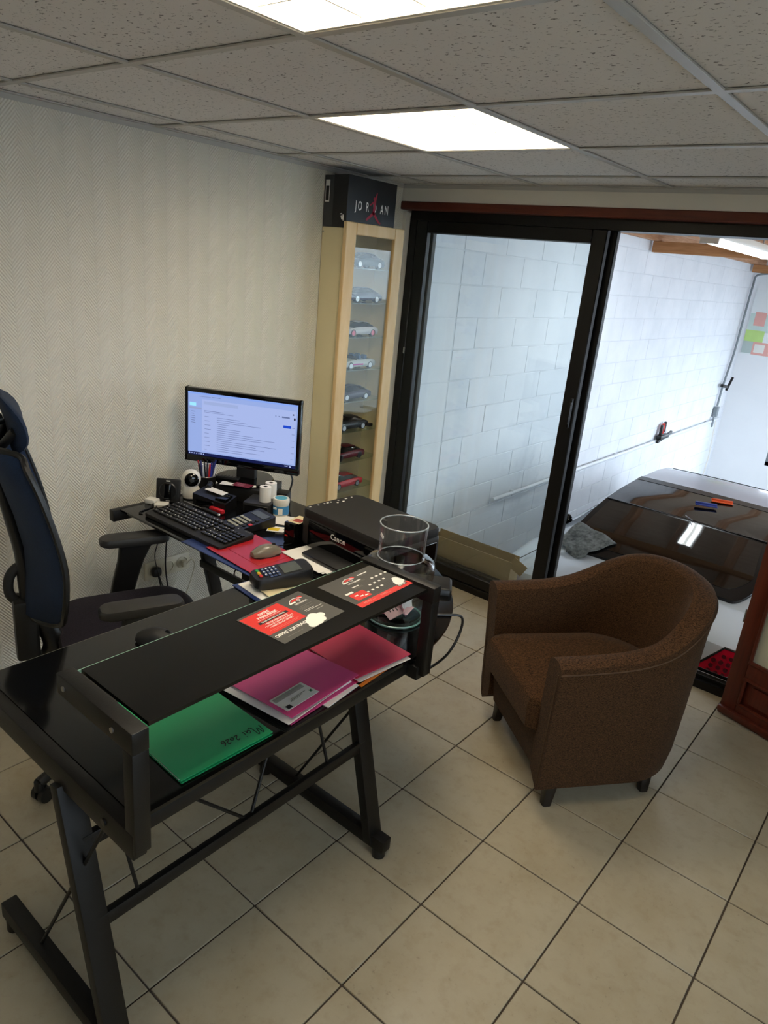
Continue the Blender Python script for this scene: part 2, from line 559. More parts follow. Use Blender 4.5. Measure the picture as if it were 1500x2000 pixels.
# troffers: open white louvre under a lit diffuser
LAMP = mat('lit_diffuser', 'fff6dd', .6, emit=('fff3df', TROFFER_POWER))
LOUVRE = mat('white_louvre', 'f0eadb', .35, var=(8, .02))
def troffer(x, y, label):
    t = thing('ceiling_light', label, 'ceiling light', (x, y, ZC), 0, 'louvred square ceiling lights')
    f = B()
    for s in (-1, 1):
        rbox(f, (s * .286, 0, .035), (.008, .58, .07)); rbox(f, (0, s * .286, .035), (.564, .008, .07))
    rbox(f, (0, 0, .073), (.58, .58, .006))
    obj('housing', f, LOUVRE, t)
    d = B(); rbox(d, (0, 0, .06), (.56, .56, .004))
    obj('diffuser', d, LAMP, t)
    bx = mesh('louvre_blade', rbox(B(), (0, 0, 0), (.004, .564, .022)), LOUVRE)
    by = mesh('louvre_blade', rbox(B(), (0, 0, 0), (.564, .004, .022)), LOUVRE)
    for k in range(1, 4):
        obj('louvre_blade', bx, LOUVRE, t, (-.282 + .141 * k, 0, .02))
    for k in range(1, 5):
        obj('louvre_blade', by, LOUVRE, t, (0, -.282 + .1128 * k, .02))
    return t
troffer(1.114, -1.197, 'lit square louvred ceiling light nearer the sliding door')
troffer(1.714, -2.397, 'lit square louvred ceiling light cut off by the top of the picture')

# ================================================================== SLIDING DOOR (window_1) in the back wall
DY = .09
tr = B(); rbox(tr, (1.10, .05, 2.03), (2.2, .12, .04), .004, 1)
o = struct('trim_1', tr, WOOD_TRIM, 'red-brown wooden strip above the sliding door')
tr = B(); rbox(tr, (.012, .07, 1.0), (.024, .10, 2.0), .002, 1)
struct('trim_2', tr, PLASTER, None)
sd = sroot('door_1', (0, DY, 0), 'black aluminium sliding glass door onto the garage')
f = B()
rbox(f, (1.10, .02, 1.988), (2.14, .12, .05), .003, 1)            # head
rbox(f, (.052, .02, 1.0), (.05, .12, 1.97), .003, 1)               # left jamb
rbox(f, (2.145, .02, 1.0), (.05, .12, 1.97), .003, 1)              # right jamb
rbox(f, (1.10, .02, .02), (2.14, .13, .045), .003, 1)              # sill
obj('frame', f, BLACK_ALU, sd)
for k, yy in enumerate((-.022, .012, .046)):
    t = B(); rbox(t, (1.10, yy, .050), (2.08, .004, .02), .001, 1)
    obj('track', t, STEEL if k == 1 else BLACK_ALU, sd)
def sash(y, x0, x1, st, nm):
    s = B()
    zb, zt = .045, 1.965
    rbox(s, (x0 + st / 2, y, (zb + zt) / 2), (st, .036, zt - zb), .004, 1)
    rbox(s, (x1 - st / 2, y, (zb + zt) / 2), (st, .036, zt - zb), .004, 1)
    rbox(s, ((x0 + x1) / 2, y, zt - .03), (x1 - x0 - 2 * st, .034, .06), .004, 1)
    rbox(s, ((x0 + x1) / 2, y, zb + .03), (x1 - x0 - 2 * st, .034, .06), .004, 1)
    so = obj(nm, s, BLACK_ALU, sd)
    g = B(); rbox(g, ((x0 + x1) / 2, y, (zb + zt) / 2), (x1 - x0 - 2 * st + .01, .006, zt - zb - .11))
    obj('pane', g, PANE, so)
    return so
s1 = sash(-.022, .078, 1.150, .072, 'sash')
s2 = sash(.040, .085, 1.172, .06, 'sash')
g = B(); rbox(g, (1.128, -.046, 1.13), (.018, .02, .15), .006); rbox(g, (1.128, -.055, 1.13), (.012, .012, .11), .005)
obj('pull_handle', g, BLACK_ALU, s1)
g = B(); rbox(g, (.079, -.046, 1.28), (.012, .012, .035), .003)
obj('latch', g, STEEL, s1)

# red-brown wooden door leaf standing ajar at the right of the opening
DL = sroot('door_2', (2.131, -.057, 0), 'red-brown wooden door leaf with a glazed upper half, standing open')
DL.rotation_euler = (0, 0, math.atan2(-.29, .957))
def leaf(nm, c, s, m=WOOD_RED, r=.004, par=None):
    return obj(nm, rbox(B(), c, s, r, 2), m, par or DL)
LW = .82
leaf('stile', (.034, .0, 1.01), (.068, .042, 1.99)); leaf('stile', (LW - .05, .0, 1.01), (.1, .042, 1.99))
leaf('rail', (LW / 2 - .016, 0, .05), (LW - .168, .042, .06)); leaf('rail', (LW / 2 - .016, 0, .245), (LW - .168, .042, .08))
leaf('rail', (LW / 2 - .016, 0, 1.95), (LW - .168, .042, .11))
pn = leaf('panel', (LW / 2 - .016, .003, .14), (LW - .15, .022, .16))
leaf('raised_field', (LW / 2 - .016, -.009, .14), (LW - .25, .014, .085), par=pn, r=.006)
for zz in (.205, .079):
    leaf('moulding', (LW / 2 - .016, -.02, zz), (LW - .166, .016, .014), r=.006)
leaf('moulding', (.075, -.02, .142), (.014, .016, .12), r=.006)
leaf('moulding', (LW / 2 - .016, -.02, .286), (LW - .166, .018, .016), r=.006)
leaf('moulding', (.075, -.02, 1.09), (.014, .016, 1.6), r=.006)
leaf('weather_bar', (LW / 2, -.028, .028), (LW, .032, .030), r=.009)
leaf('foot_strip', (LW / 2, -.022, .012), (LW, .022, .018), r=.006)
leaf('pane', (LW / 2 - .016, .004, 1.09), (LW - .15, .006, 1.63),
     mat('frosted_door_glass', 'b9b49c', .35, 0, .5, var=(4, .05)), 0)
g = B(); cyl(g, (-.004, -.01, .44), (-.004, -.01, .50), .006, 10); obj('hinge', g, STEEL, DL)

# ================================================================== GARAGE
ZG = -.95; YF = 7.75; GXR = 5.2
CONC = m_paint('grey_concrete', '8d8f90', 'a3a5a6', .6)
JOINT = mat('white_mortar', 'dde1e6', .9, var=(20, .05))
gf = B(); rbox(gf, (GXR / 2, (YF + .2) / 2, ZG - .05), (GXR + .4, YF + .2, .1))
struct('floor_garage', gf, CONC, 'grey concrete garage floor', False)
gw = B(); rbox(gw, (-.1276, (YF + .2) / 2, .70), (.24, YF - .2, 3.3))
wg = struct('wall_garage', gw, JOINT, 'white painted concrete block wall of the garage', False)
bm_full = mesh('block', rbox(B(), (0, 0, 0), (.03, .495, .195), .003, 1), BLOCK)
bm_half = mesh('block', rbox(B(), (0, 0, 0), (.03, .245, .195), .003, 1), BLOCK)
bm_pier = mesh('block', rbox(B(), (0, 0, 0), (.03, .413, .195), .003, 1), BLOCK)
row = 0; z = ZG + .1
while z < 2.3:
    rec = -.0015 if z > .76 else 0.
    obj('block', bm_pier, BLOCK, wg, (-.0195 + rec, .23 + .21, z))
    y = .655
    while y < YF - .12:
        L = .25 if (row % 2 and y == .655) else .5
        if y + L > YF + .02: L = .25
        obj('block', bm_full if L == .5 else bm_half, BLOCK, wg, (-.018 + rec + random.uniform(-.0008, .0008), y + L / 2, z))
        y += L
    z += .2; row += 1
# far wall with the window
gw = B()
rbox(gw, (.30, YF + .1, .70), (.80, .2, 3.3)); rbox(gw, (1.95, YF + .1, -.72), (2.5, .2, .52)); rbox(gw, (1.95, YF + .1, 2.13), (2.5, .2, .46))
rbox(gw, (4.2, YF + .1, .7), (2.0, .2, 3.3))
WHITEW = m_paint('white_garage_paint', 'eef0f2', 'f6f7f8', .75)
struct('wall_garage_far', gw, WHITEW, 'white far wall of the garage, flooded with daylight', False)
gw = B(); rbox(gw, (GXR + .05, .7, .7), (.1, 1.4, 3.3)); rbox(gw, (GXR + .05, 7.2, .7), (.1, 1.4, 3.3)); rbox(gw, (GXR + .05, 4, 2.15), (.1, 5.2, .5))
struct('wall_garage_right', gw, WHITEW, None, False)
wn = sroot('window_1', (.70, YF, -.46), 'grey framed garage window')
GREYF = mat('grey_window_frame', '7f878c', .4, var=(10, .1))
f = B(); rbox(f, (.03, .05, 1.18), (.06, .10, 2.36), .004, 1); rbox(f, (2.47, .05, 1.18), (.06, .10, 2.36), .004, 1)
rbox(f, (1.25, .05, .03), (2.5, .10, .06), .004, 1); rbox(f, (1.25, .05, 2.33), (2.5, .10, .06), .004, 1); rbox(f, (1.25, .05, 1.18), (.05, .08, 2.3), .004, 1)
obj('frame', f, GREYF, wn)
g = B(); rbox(g, (1.25, .06, 1.18), (2.42, .006, 2.28)); obj('pane', g, CLEAR, wn)
g = B(); rbox(g, (.075, .0, .13), (.05, .05, .12), .01); obj('latch', g, GREY_PLASTIC, wn)
# ground outside
gr = B(); rbox(gr, (4, 5, ZG - .06), (60, 70, .1)); 
struct('ground_outside', gr, CONC, None, False)
# roof: deck, rafters, beams
rd = B(); rbox(rd, (GXR / 2, (YF + .2) / 2 + .05, 2.315), (GXR + .3, YF + .1, .04))
rf = struct('ceiling_garage', rd, m_wood('pale_roof_deck', 'd0b9a2', 'e2cfba', (3, 20, 20), .8, .2), 'pale board roof over timber rafters in the garage', False)
for k in range(11):
    obj('rafter', rbox(B(), (0, 0, 0), (.065, YF - .25, .15), .003, 1), WOOD_RAFTER, rf, (.045 + .5 * k, YF / 2 + .1, 2.216))
for k, yb in enumerate((1.25, 3.68, 7.32)):
    obj('beam', rbox(B(), (0, 0, 0), (GXR - .03, .075, .095), .004, 1), WOOD_BEAM, rf, (GXR / 2 + .01, yb, 2.092))

# fluorescent battens
TUBE = mat('lit_tube', 'ffffff', .5, emit=('eaf6ff', TUBE_POWER))
def batten(x, y, z, label):
    t = thing('fluorescent_light', label, 'strip light', (x, y, z), 0, 'fluorescent battens in the garage')
    b_ = B(); rbox(b_, (0, 0, .03), (.13, 1.52, .05), .008); obj('housing', b_, WHITE_PLASTIC, t)
    for yy in (-.5, .5):
        obj('hanger', cyl(B(), (0, yy, .05), (0, yy, .105), .006, 8), STEEL, t)
    for s in (-1, 1):
        obj('tube', cyl(B(), (s * .035, -.73, -.005), (s * .035, .73, -.005), .016, 12), TUBE, t)
        e = B(); rbox(e, (0, s * .745, .0), (.11, .02, .05), .004); obj('end_cap', e, WHITE_PLASTIC, t)
    return t
batten(1.165, 2.22, 2.04, 'lit fluorescent strip light seen under the head of the sliding door')
batten(3.3, 2.4, 2.04, 'lit fluorescent strip light over the right side of the car')

# ================================================================== CORNER DESK
DZ = .735                      # top of the glass
desk = thing('corner_desk', 'L-shaped black glass corner desk on black metal frames with a raised shelf', 'desk', (.985, -1.785, 0))
def dp(nm, bm, m=BLACK_METAL, par=None):
    for v in bm.verts:
        v.co -= Vector((.985, -1.785, 0))
    return obj(nm, bm, m, par or desk)
XA, XB, YA, YB = .985, 1.625, -2.635, -1.785
dp('glass_top', prism(B(), [(XA, YA + .012), (XB, YA + .012), (XB, YB - .0015), (XA, YB - .0015)], DZ - .008, DZ), BLACK_GLASS)
arc = [(.985 + .64 * math.cos(a), -1.785 + .625 * math.sin(a)) for a in [PI / 2 * k / 24 for k in range(25)]]
dp('corner_glass', prism(B(), [(.9865, -1.7835)] + arc, DZ - .008, DZ), BLACK_GLASS)
dp('wing_glass', prism(B(), [(.17, -1.785), (.9835, -1.785), (.9835, -1.162), (.17, -1.162)], DZ - .008, DZ), BLACK_GLASS)
RZ = DZ - .03
# rails
dp('end_rail', bar(B(), (.965, YA - .003, RZ), (1.655, YA - .003, RZ), .03, .058, .003))
dp('front_rail', bar(B(), (1.598, YA + .02, RZ - .008), (1.598, -1.75, RZ - .008), .028, .036, .003))
dp('end_rail', bar(B(), (.155, -1.815, RZ + .006), (.155, -1.13, RZ + .006), .03, .046, .003))
dp('back_rail', bar(B(), (.17, -1.19, RZ - .008), (.985, -1.19, RZ - .008), .028, .036, .003))
dp('cross_rail', bar(B(), (1.0, -1.775, RZ - .012), (1.645, -1.775, RZ - .012), .03, .04, .003))
dp('cross_rail', bar(B(), (.995, -1.775, RZ - .012), (.995, -1.17, RZ - .012), .03, .04, .003))
# main leg frames
for yy in (YA - .003, -1.772):
    dp('leg', bar(B(), (1.385, yy, RZ - .02), (1.545, yy, .04), .055, .032, .003))
    ft = dp('foot', bar(B(), (1.015, yy, .052), (1.60, yy, .052), .04, .045, .003))
    for xx in (1.045, 1.572):
        dp('glide', cyl(B(), (xx, yy, 0), (xx, yy, .032), .021, 16), BLACK_PLASTIC, ft)
    dp('brace_rod', cyl(B(), (1.545, yy, RZ - .02), (1.19, yy, .06), .0045, 8))
# wing leg frame
for xx in (.168,):
    dp('leg', bar(B(), (xx, -1.43, RZ - .02), (xx, -1.27, .04), .055, .032, .003))
    ft = dp('foot', bar(B(), (xx, -1.76, .052), (xx, -1.18, .052), .04, .045, .003))
    for yy in (-1.73, -1.21):
        dp('glide', cyl(B(), (xx, yy, 0), (xx, yy, .032), .021, 16), BLACK_PLASTIC, ft)
# stretchers and zig-zag rods
XS = 1.462
for zz, xs in ((.545, 1.425), (.36, 1.47)):
    dp('stretcher', bar(B(), (xs, YA, zz), (xs, -1.772, zz), .018, .036, .003))
for (ya, za), (yb, zb) in (((-2.55, .545), (-2.532, .36)), ((-2.41, .545), (-2.215, .36)), ((-2.215, .36), (-2.105, .545)), ((-1.945, .545), (-1.925, .36))):
    xa = 1.425 if za > .5 else 1.47; xb = 1.425 if zb > .5 else 1.47
    dp('zigzag_rod', cyl(B(), (xa, ya, za), (xb, yb, zb), .0045, 8))
dp('stretcher', bar(B(), (.168, -1.40, .40), (1.37, -1.395, .40), .018, .034, .003))
# raised shelf: two C-shaped brackets carrying a narrow pane
SZ = .948
rs = dp('raised_shelf', prism(B(), [(1.415, YA + .028), (1.642, YA + .028), (1.642, -1.782), (1.415, -1.782)], SZ - .008, SZ), SHELF_GLASS)
EDGE = mat('pale_glass_edge', '8fb3a2', .15, 0, .6, var=(9, .25))
b_ = B(); rbox(b_, (1.4142, (YA - 1.754) / 2, SZ - .004), (.0016, -1.754 - YA - .03, .0078), 0); dp('glass_edge', b_, EDGE, rs)
b_ = B(); rbox(b_, (.9842, (YA + YB) / 2, DZ - .004), (.0014, YB - YA - .03, .0076), 0); dp('glass_edge', b_, mat('grey_glass_edge', '6f706a', .15, 0, .6, var=(9, .25)))
for yy in (YA, -1.766):
    b_ = B()
    bar(b_, (1.405, yy, SZ - .016), (1.662, yy, SZ - .016), .034, .046, .003)
    bar(b_, (1.645, yy, SZ - .038), (1.645, yy, .688), .034, .032, .003)
    br = dp('shelf_bracket', b_)
    for xx in (1.432, 1.60):
        s_ = -1 if yy < -2 else 1
        c_ = B(); cyl(c_, (xx, yy + s_ * .0165, SZ - .016), (xx, yy + s_ * .0195, SZ - .016), .0055, 12)
        dp('screw', c_, STEEL, br)
for xx, zz in ((1.56, RZ), (1.41, .545), (1.455, .36)):
    c_ = B(); cyl(c_, (xx, YA - .0175, zz), (xx, YA - .022, zz), .008, 12); dp('screw', c_, BLACK_PLASTIC)

# ================================================================== OFFICE CHAIR
oc = thing('office_chair', 'black swivel office chair with navy mesh back, headrest and violet seat', 'office chair', (.57, -2.05, 0), math.radians(-21))
st = B()
rings = []
def seat_ring(z, g):
    out = []
    for x, y in rrect(.50 * g, .49 * g, .11 * g, 7):
        y2 = y + .06
        zz = z - .022 * max(0, (y - .12) / .12) ** 2 * (1 if z > .44 else .3) + (.006 * (abs(x) / .25) ** 2 if z > .44 else 0)
        out.append(Vector((x * (1 - .10 * (y < 0) * abs(y) / .25), y2, zz)))
    return out
ring_loft(st, [seat_ring(.425, .92), seat_ring(.44, .99), seat_ring(.47, 1.0), seat_ring(.49, .97), seat_ring(.50, .86), seat_ring(.497, .5), seat_ring(.495, .15)])
obj('seat', st, CHAIR_SEAT, oc)
sp = B(); rbox(sp, (0, .05, .415), (.40, .38, .022), .01); rbox(sp, (0, -.02, .385), (.16, .22, .05), .015)
obj('seat_pan', sp, BLACK_PLASTIC, oc)
# mesh back: profile (y,z) in the middle, edges wrap forward
prof = [(-.185, .60), (-.175, .66), (-.168, .74), (-.168, .82), (-.186, .92), (-.215, 1.03), (-.245, 1.115), (-.256, 1.14)]
wid = [.15, .205, .225, .228, .225, .215, .195, .15]
def backring(i, t):
    y, z = prof[i]; w = wid[i]
    f_ = []; r_ = []
    for k in range(13):
        u = -1 + 2 * k / 12
        x = w * u; bow = .092 * (1 - abs(u) ** 2)
        f_.append(Vector((x, y - bow + t, z))); r_.append(Vector((x, y - bow - t, z)))
    return f_ + list(reversed(r_))
mb = B(); ring_loft(mb, [backring(i, .004) for i in range(len(prof))])
obj('mesh_back', mb, CHAIR_MESH, oc)
fr = B()
pts = [Vector((wid[i], prof[i][0], prof[i][1])) for i in range(len(prof))]
loop = [Vector((0, prof[0][0] - .085, prof[0][1] - .012)), Vector((.09, prof[0][0] - .055, prof[0][1] - .006))] + pts + [Vector((.08, prof[-1][0] - .062, 1.148)), Vector((0, prof[-1][0] - .085, 1.15))]
full_loop = loop + [Vector((-p.x, p.y, p.z)) for p in reversed(loop[:-1])]
tube(fr, full_loop, .0095, 8, 4)
obj('back_frame', fr, BLACK_PLASTIC, oc)
spn = B()
sp_pts = [(0, -.318, 1.06), (0, -.292, .92), (0, -.268, .79), (0, -.262, .68), (0, -.250, .60), (0, -.212, .52), (0, -.195, .455), (0, -.215, .39), (0, -.20, .365), (0, -.10, .36)]
rr = smooth_path(sp_pts, 5)
rings = []
for i, p in enumerate(rr):
    d = (rr[min(i + 1, len(rr) - 1)] - rr[max(i - 1, 0)]).normalized()
    n_ = Vector((1, 0, 0)).cross(d).normalized()
    t = i / (len(rr) - 1)
    w = .020 + .016 * math.sin(PI * min(1, t * 1.1)); h = .015 + .028 * t
    rings.append([p + Vector((w * math.cos(2 * PI * k / 12), 0, 0)) + n_ * (h * math.sin(2 * PI * k / 12)) for k in range(12)])
ring_loft(spn, rings)
obj('spine', spn, BLACK_PLASTIC, oc)
lb = B()
tube(lb, [(0, -.250, .735), (0, -.280, .745), (0, -.308, .71), (0, -.310, .655), (0, -.280, .620), (0, -.24, .610)], .0155, 10, 5)
obj('lumbar_loop', lb, SATIN_BLACK, oc)
lb = B(); rbox(lb, (0, -.272, .535), (.09, .07, .21), .012); rbox(lb, (0, -.245, .60), (.05, .08, .03), .008)
obj('tilt_box', lb, BLACK_PLASTIC, oc)
# headrest
hb = B(); rings = []
for k in range(9):
    t = k / 8; z = 1.125 + .165 * t
    w = .145 * (1 - .55 * abs(2 * t - 1) ** 3.0); th_ = .024 * (1 - .6 * abs(2 * t - 1) ** 3) 
    y = -.235 - .02 * (t - .3) ** 2 * 4
    ring = []
    for q in range(16):
        a = 2 * PI * q / 16
        x = w * math.cos(a); ring.append(Vector((x, y + th_ * math.sin(a) - .02 * (1 - (x / .145) ** 2), z)))
    rings.append(ring)
ring_loft(hb, rings)
obj('headrest', hb, CHAIR_MESH, oc)
hs = B()
tube(hs, [(0, -.285, 1.215), (0, -.315, 1.20), (0, -.315, 1.14), (0, -.30, 1.09), (0, -.295, 1.05)], .016, 10, 5)
tube(hs, [(-.10, -.262, 1.20), (-.06, -.295, 1.15), (0, -.312, 1.10), (.06, -.295, 1.15), (.10, -.262, 1.20)], .013, 10, 5)
obj('headrest_bracket', hs, BLACK_PLASTIC, oc)
for s in (-1, 1):
    yo = .065 if s < 0 else -.02
    yo += .06
    ar = thing_part = None
    pad = B(); ring_loft(pad, [[Vector((s * .275 + x, yo + y - .005, z - .004 * abs(y) / .12)) for x, y in rrect(.078 * g, .25 * g, .03 * g, 5)] for z, g in ((.672, .90), (.678, .99), (.694, 1.0), (.702, .95), (.705, .82))])
    po = obj('armrest', pad, GREY_PLASTIC, oc)
    pt = B(); ring_loft(pt, [[Vector((s * .275 + x, yo + y + dy, z)) for x, y in rrect(.035, w, .012, 3)] for z, w, dy in ((.43, .085, -.065), (.52, .09, -.045), (.60, .095, -.022), (.655, .115, -.005), (.674, .16, 0))])
    obj('armrest_post', pt, BLACK_PLASTIC, oc)
    ba = B(); bar(ba, (s * .275, yo - .07, .415), (s * .10, .04, .40), .06, .03, .008); bar(ba, (s * .275, yo - .068, .41), (s * .275, yo - .066, .46), .05, .04, .008)
    obj('armrest_bracket', ba, BLACK_PLASTIC, oc)
cl = B(); cyl(cl, (0, 0, .10), (0, 0, .37), .028, 20); obj('gas_lift', cl, BLACK_PLASTIC, oc)
hubm = B(); lathe(hubm, [(.045, .07), (.05, .09), (.045, .125), (.03, .135)], 20); obj('base_hub', hubm, BLACK_PLASTIC, oc)
for k in range(5):
    a = math.radians(-92 + 21 + 72 * k) + .28
    d = Vector((math.cos(a), math.sin(a), 0)); sd_ = Vector((-d.y, d.x, 0))
    leg = B(); tube(leg, [d * .03 + Vector((0, 0, .105)), d * .15 + Vector((0, 0, .10)), d * .28 + Vector((0, 0, .082)), d * .345 + Vector((0, 0, .072))], [.024, .022, .02, .018, .017], 10, 4)
    lo = obj('base_leg', leg, BLACK_PLASTIC, oc)
    ca = B(); p = d * .345
    cyl(ca, p + Vector((0, 0, .045)), p + Vector((0, 0, .08)), .014, 12)
    q = p - d * .012
    for s in (-1, 1):
        cyl(ca, q + sd_ * (s * .006) + Vector((0, 0, .026)), q + sd_ * (s * .024) + Vector((0, 0, .026)), .026, 18)
    rbox(ca, q + Vector((0, 0, .042)), (.03, .03, .02), .006)
    obj('caster', ca, BLACK_PLASTIC, lo)

# ================================================================== TUB ARMCHAIR
Fv = Vector((-.62, -.785)).normalized()
ac = thing('armchair', 'brown woven fabric tub armchair on short dark tapered legs', 'armchair', (1.782, -.866, 0), math.atan2(-Fv.x, Fv.y))
# plan path of the wall: front of one arm, round the back, front of the other
def plan(t, half, yb, yf):
    """t in 0..1 along a U: right front -> back -> left front"""
    R_ = half
    yc = yb + R_ * .95
    L1 = yf - yc; La = PI * R_; tot = 2 * L1 + La
    s = t * tot
    if s < L1: return Vector((half, yf - s)), Vector((1, 0))
    if s < L1 + La:
        a = (s - L1) / R_
        return Vector((half * math.cos(a), yc - R_ * .95 * math.sin(a))), Vector((math.cos(a), -math.sin(a)))
    return Vector((-half, yc + (s - L1 - La))), Vector((-1, 0))
shell = B(); rings = []
NS = 56
for k in range(NS + 1):
    t = k / NS
    u = abs(2 * t - 1)                      # 1 at the arm fronts, 0 at the back
    top = .785 - .180 * (1 / (1 + math.exp(-(u - .46) * 11)))
    ring = []
    po_b, nb = plan(t, .285, -.345, .275)
    po_t, nt_ = plan(t, .325, -.375, .295)
    th_ = .085
    def P3(f, z, off):
        p = po_b.lerp(po_t, f); n = nb.lerp(nt_, f).normalized()
        q = p + n * off
        return Vector((q.x, q.y, z))
    zb = .092
    ring = [P3(.05, zb + .012, -.03), P3(.05, zb, -.015), P3(.05, zb + .01, 0), P3(.25, zb + .08, .004), P3(.5, zb + .25, .004), P3(.8, top - .12, .002), P3(.97, top - .03, .003), P3(1, top - .010, -.004),
            P3(1, top, -.020), P3(1, top + .003, -th_ * .5), P3(1, top, -th_ + .02), P3(1, top - .012, -th_ + .004), P3(.97, top - .035, -th_), P3(.8, top - .12, -th_), P3(.5, zb + .25, -th_ - .004), P3(.3, zb + .15, -th_), P3(.1, zb + .05, -th_ + .01)]
    rings.append(ring)
ring_loft(shell, rings)
obj('shell', shell, ARMCHAIR, ac)
cu = B()
def cush(z, g, fwd=0.):
    out = []
    for x, y in rrect(.46 * g, .58 * g, .13 * g, 7):
        yy = y + .01 + fwd * max(0, y) / .29
        out.append(Vector((x * (1 if y > 0 else 1 - .1 * abs(y) / .29), yy, z)))
    return out
def cush2(z, g, yf):
    out = []
    h = .228 * g
    for x, y in [(h, yf - .03), (h - .03, yf), (-(h - .03), yf), (-h, yf - .03)]:
        out.append(Vector((x, y, z)))
    for k in range(1, 12):
        a = PI + PI * k / 12
        out.append(Vector((h * math.cos(a), -.05 + .235 * g * math.sin(a), z)))
    return out
ring_loft(cu, [cush2(.285, .97, .295), cush2(.30, 1.0, .318), cush2(.385, 1.0, .322), cush2(.408, .985, .312), cush2(.42, .93, .285), cush2(.428, .6, .16), cush2(.43, .2, .06)])
obj('seat_cushion', cu, ARMCHAIR, ac)
fp = B(); ring_loft(fp, [[Vector((x, y, z)) for x, y in ((-.232, -.2), (.232, -.2), (.232, yf - .02), (.215, yf), (-.215, yf), (-.232, yf - .02))] for z, yf in ((.10, .235), (.115, .25), (.26, .272), (.284, .278))])
obj('front_panel', fp, ARMCHAIR, ac)
pip = B()
pp = []
for k in range(NS + 1):
    t = k / NS; u = abs(2 * t - 1)
    top = .785 - .180 * (1 / (1 + math.exp(-(u - .46) * 11)))
    p, n = plan(t, .325, -.375, .295); q = p + n * .003
    pp.append(Vector((q.x, q.y, top - .028)))
tube(pip, pp, .0022, 6, 0)
SEAM = mat('seam_thread', '4d3722', .8, var=(200, .4))
obj('top_seam', pip, SEAM, ac)
for s in (-1, 1):
    sb = B(); pts_ = []
    for z in (.12, .25, .35, .45, .57):
        f_ = (z - .09) / .50
        p = Vector((s * (.285 + .04 * f_ - .012), .275 + .02 * f_ + .002))
        pts_.append(Vector((p.x, p.y, z)))
    tube(sb, pts_, .002, 6, 3)
    obj('arm_seam', sb, SEAM, ac)
for x, y in ((-.235, .20), (.235, .20), (.205, -.185), (-.205, -.185)):
    lg = B(); k = 1.04
    ring_loft(lg, [[Vector((x * k + a, y * k + b_, .0)) for a, b_ in rrect(.032, .032, .008, 2)], [Vector((x + a, y + b_, .115)) for a, b_ in rrect(.050, .050, .008, 2)]])
    obj('leg', lg, DARK_WOOD, ac)

# ================================================================== DISPLAY CABINET, BOX AND MODEL CARS
cbn = thing('display_cabinet', 'tall narrow birch display cabinet with glazed door full of model cars', 'cabinet', (.085, -.385, 0))
def cbp(nm, c, s, m, r=.002, par=None):
    return obj(nm, rbox(B(), (c[0] - .085, c[1] + .385, c[2]), s, r, 1), m, par or cbn)
CY0, CY1, CT = -.590, -.170, 1.872
cbp('side_panel', (.076, CY0 + .008, CT / 2), (.148, .016, CT), CREAM)
cbp('side_panel', (.076, CY1 - .008, CT / 2), (.148, .016, CT), CREAM)
cbp('back_panel', (.006, -.38, CT / 2), (.008, CY1 - CY0 - .034, CT - .01), mat('warm_cabinet_back', 'cdbb92', .6, var=(4, .05)))
cbp('top_panel', (.076, -.38, CT - .008), (.146, CY1 - CY0 - .034, .016), CREAM)
cbp('bottom_panel', (.076, -.38, .05), (.146, CY1 - CY0 - .034, .10), CREAM)
SHZ = [1.70, 1.535, 1.368, 1.203, 1.04, .877, .715, .553, .39, .23]
for z in SHZ:
    cbp('glass_shelf', (.076, -.38, z - .003), (.132, CY1 - CY0 - .034, .005), glass('shelf_glass', (.86, .92, .90), 1.0), 0)
dx = .163
db = B()
for c, s_ in (((dx, -.604 + .036, .965), (.022, .072, 1.87)), ((dx, -.172 - .036, .965), (.022, .072, 1.87)),
              ((dx, -.388, 1.873), (.022, .288, .054)), ((dx, -.388, .06), (.022, .288, .06))):
    rbox(db, (c[0] - .085, c[1] + .385, c[2]), s_, .003, 1)
dr = obj('door', db, WOOD_PALE, cbn)
cbp('pane', (dx - .002, -.388, .97), (.004, .292, 1.77), CABPANE, 0, dr)
g = B(); cyl(g, (.012 - .085, CY0 - .0005 + .385, 1.85), (.012 - .085, CY0 - .003 + .385, 1.85), .004, 10); obj('screw', g, STEEL, cbn)

sbx = thing('shoe_box', 'black shoe box with white JORDAN lettering on top of the display cabinet', 'box', (.08, -.42, CT))
BOXB = mat('black_card', '0b0c0e', .5, var=(10, .15))
BOXG = mat('dark_grey_card', '3a3b3c', .6, var=(10, .08))
obj('body', rbox(B(), (-.012, 0, .112), (.125, .345, .222), .002, 1), BOXG, sbx)
lid = obj('lid', rbox(B(), (.034, 0, .113), (.092, .352, .226), .002, 1), BOXB, sbx)
R_front = (PI / 2, 0, PI / 2)
text(lid, 'JO R D AN', .058, WHITE_INK, (.0805, .0, .100), R_front, bold=.004, sx=.62, space=1.5)
jm = B()
def limb(a, b_, w0, w1):
    a, b_ = Vector(a), Vector(b_); d = (b_ - a).normalized(); n = Vector((-d.y, d.x))
    jm.faces.new([jm.verts.new((q.x, q.y, 0)) for q in (a + n * w0, a - n * w0, b_ - n * w1, b_ + n * w1)])
limb((.0, -.025), (.006, .035), .009, .007); limb((.006, .03), (.017, .072), .006, .003)
limb((.0, -.02), (-.05, -.055), .008, .005); limb((.0, -.02), (.042, -.058), .008, .005); limb((.036, -.055), (.056, -.062), .005, .004)
limb((.0, .03), (-.03, .012), .005, .003)
ci = bmesh.ops.create_circle(jm, cap_ends=True, radius=.008, segments=12, matrix=Matrix.Translation((.0, .043, 0)))
obj('emblem', jm, mat('dull_red_ink', 'a3203a', .6, var=(20, .05)), lid, (.0808, .012, .100), R_front)
lbm = obj('size_label', rbox(B(), (0, 0, 0), (.026, .001, .095), 0), WHITE_PAPER, sbx, (-.052, -.1735, .155))
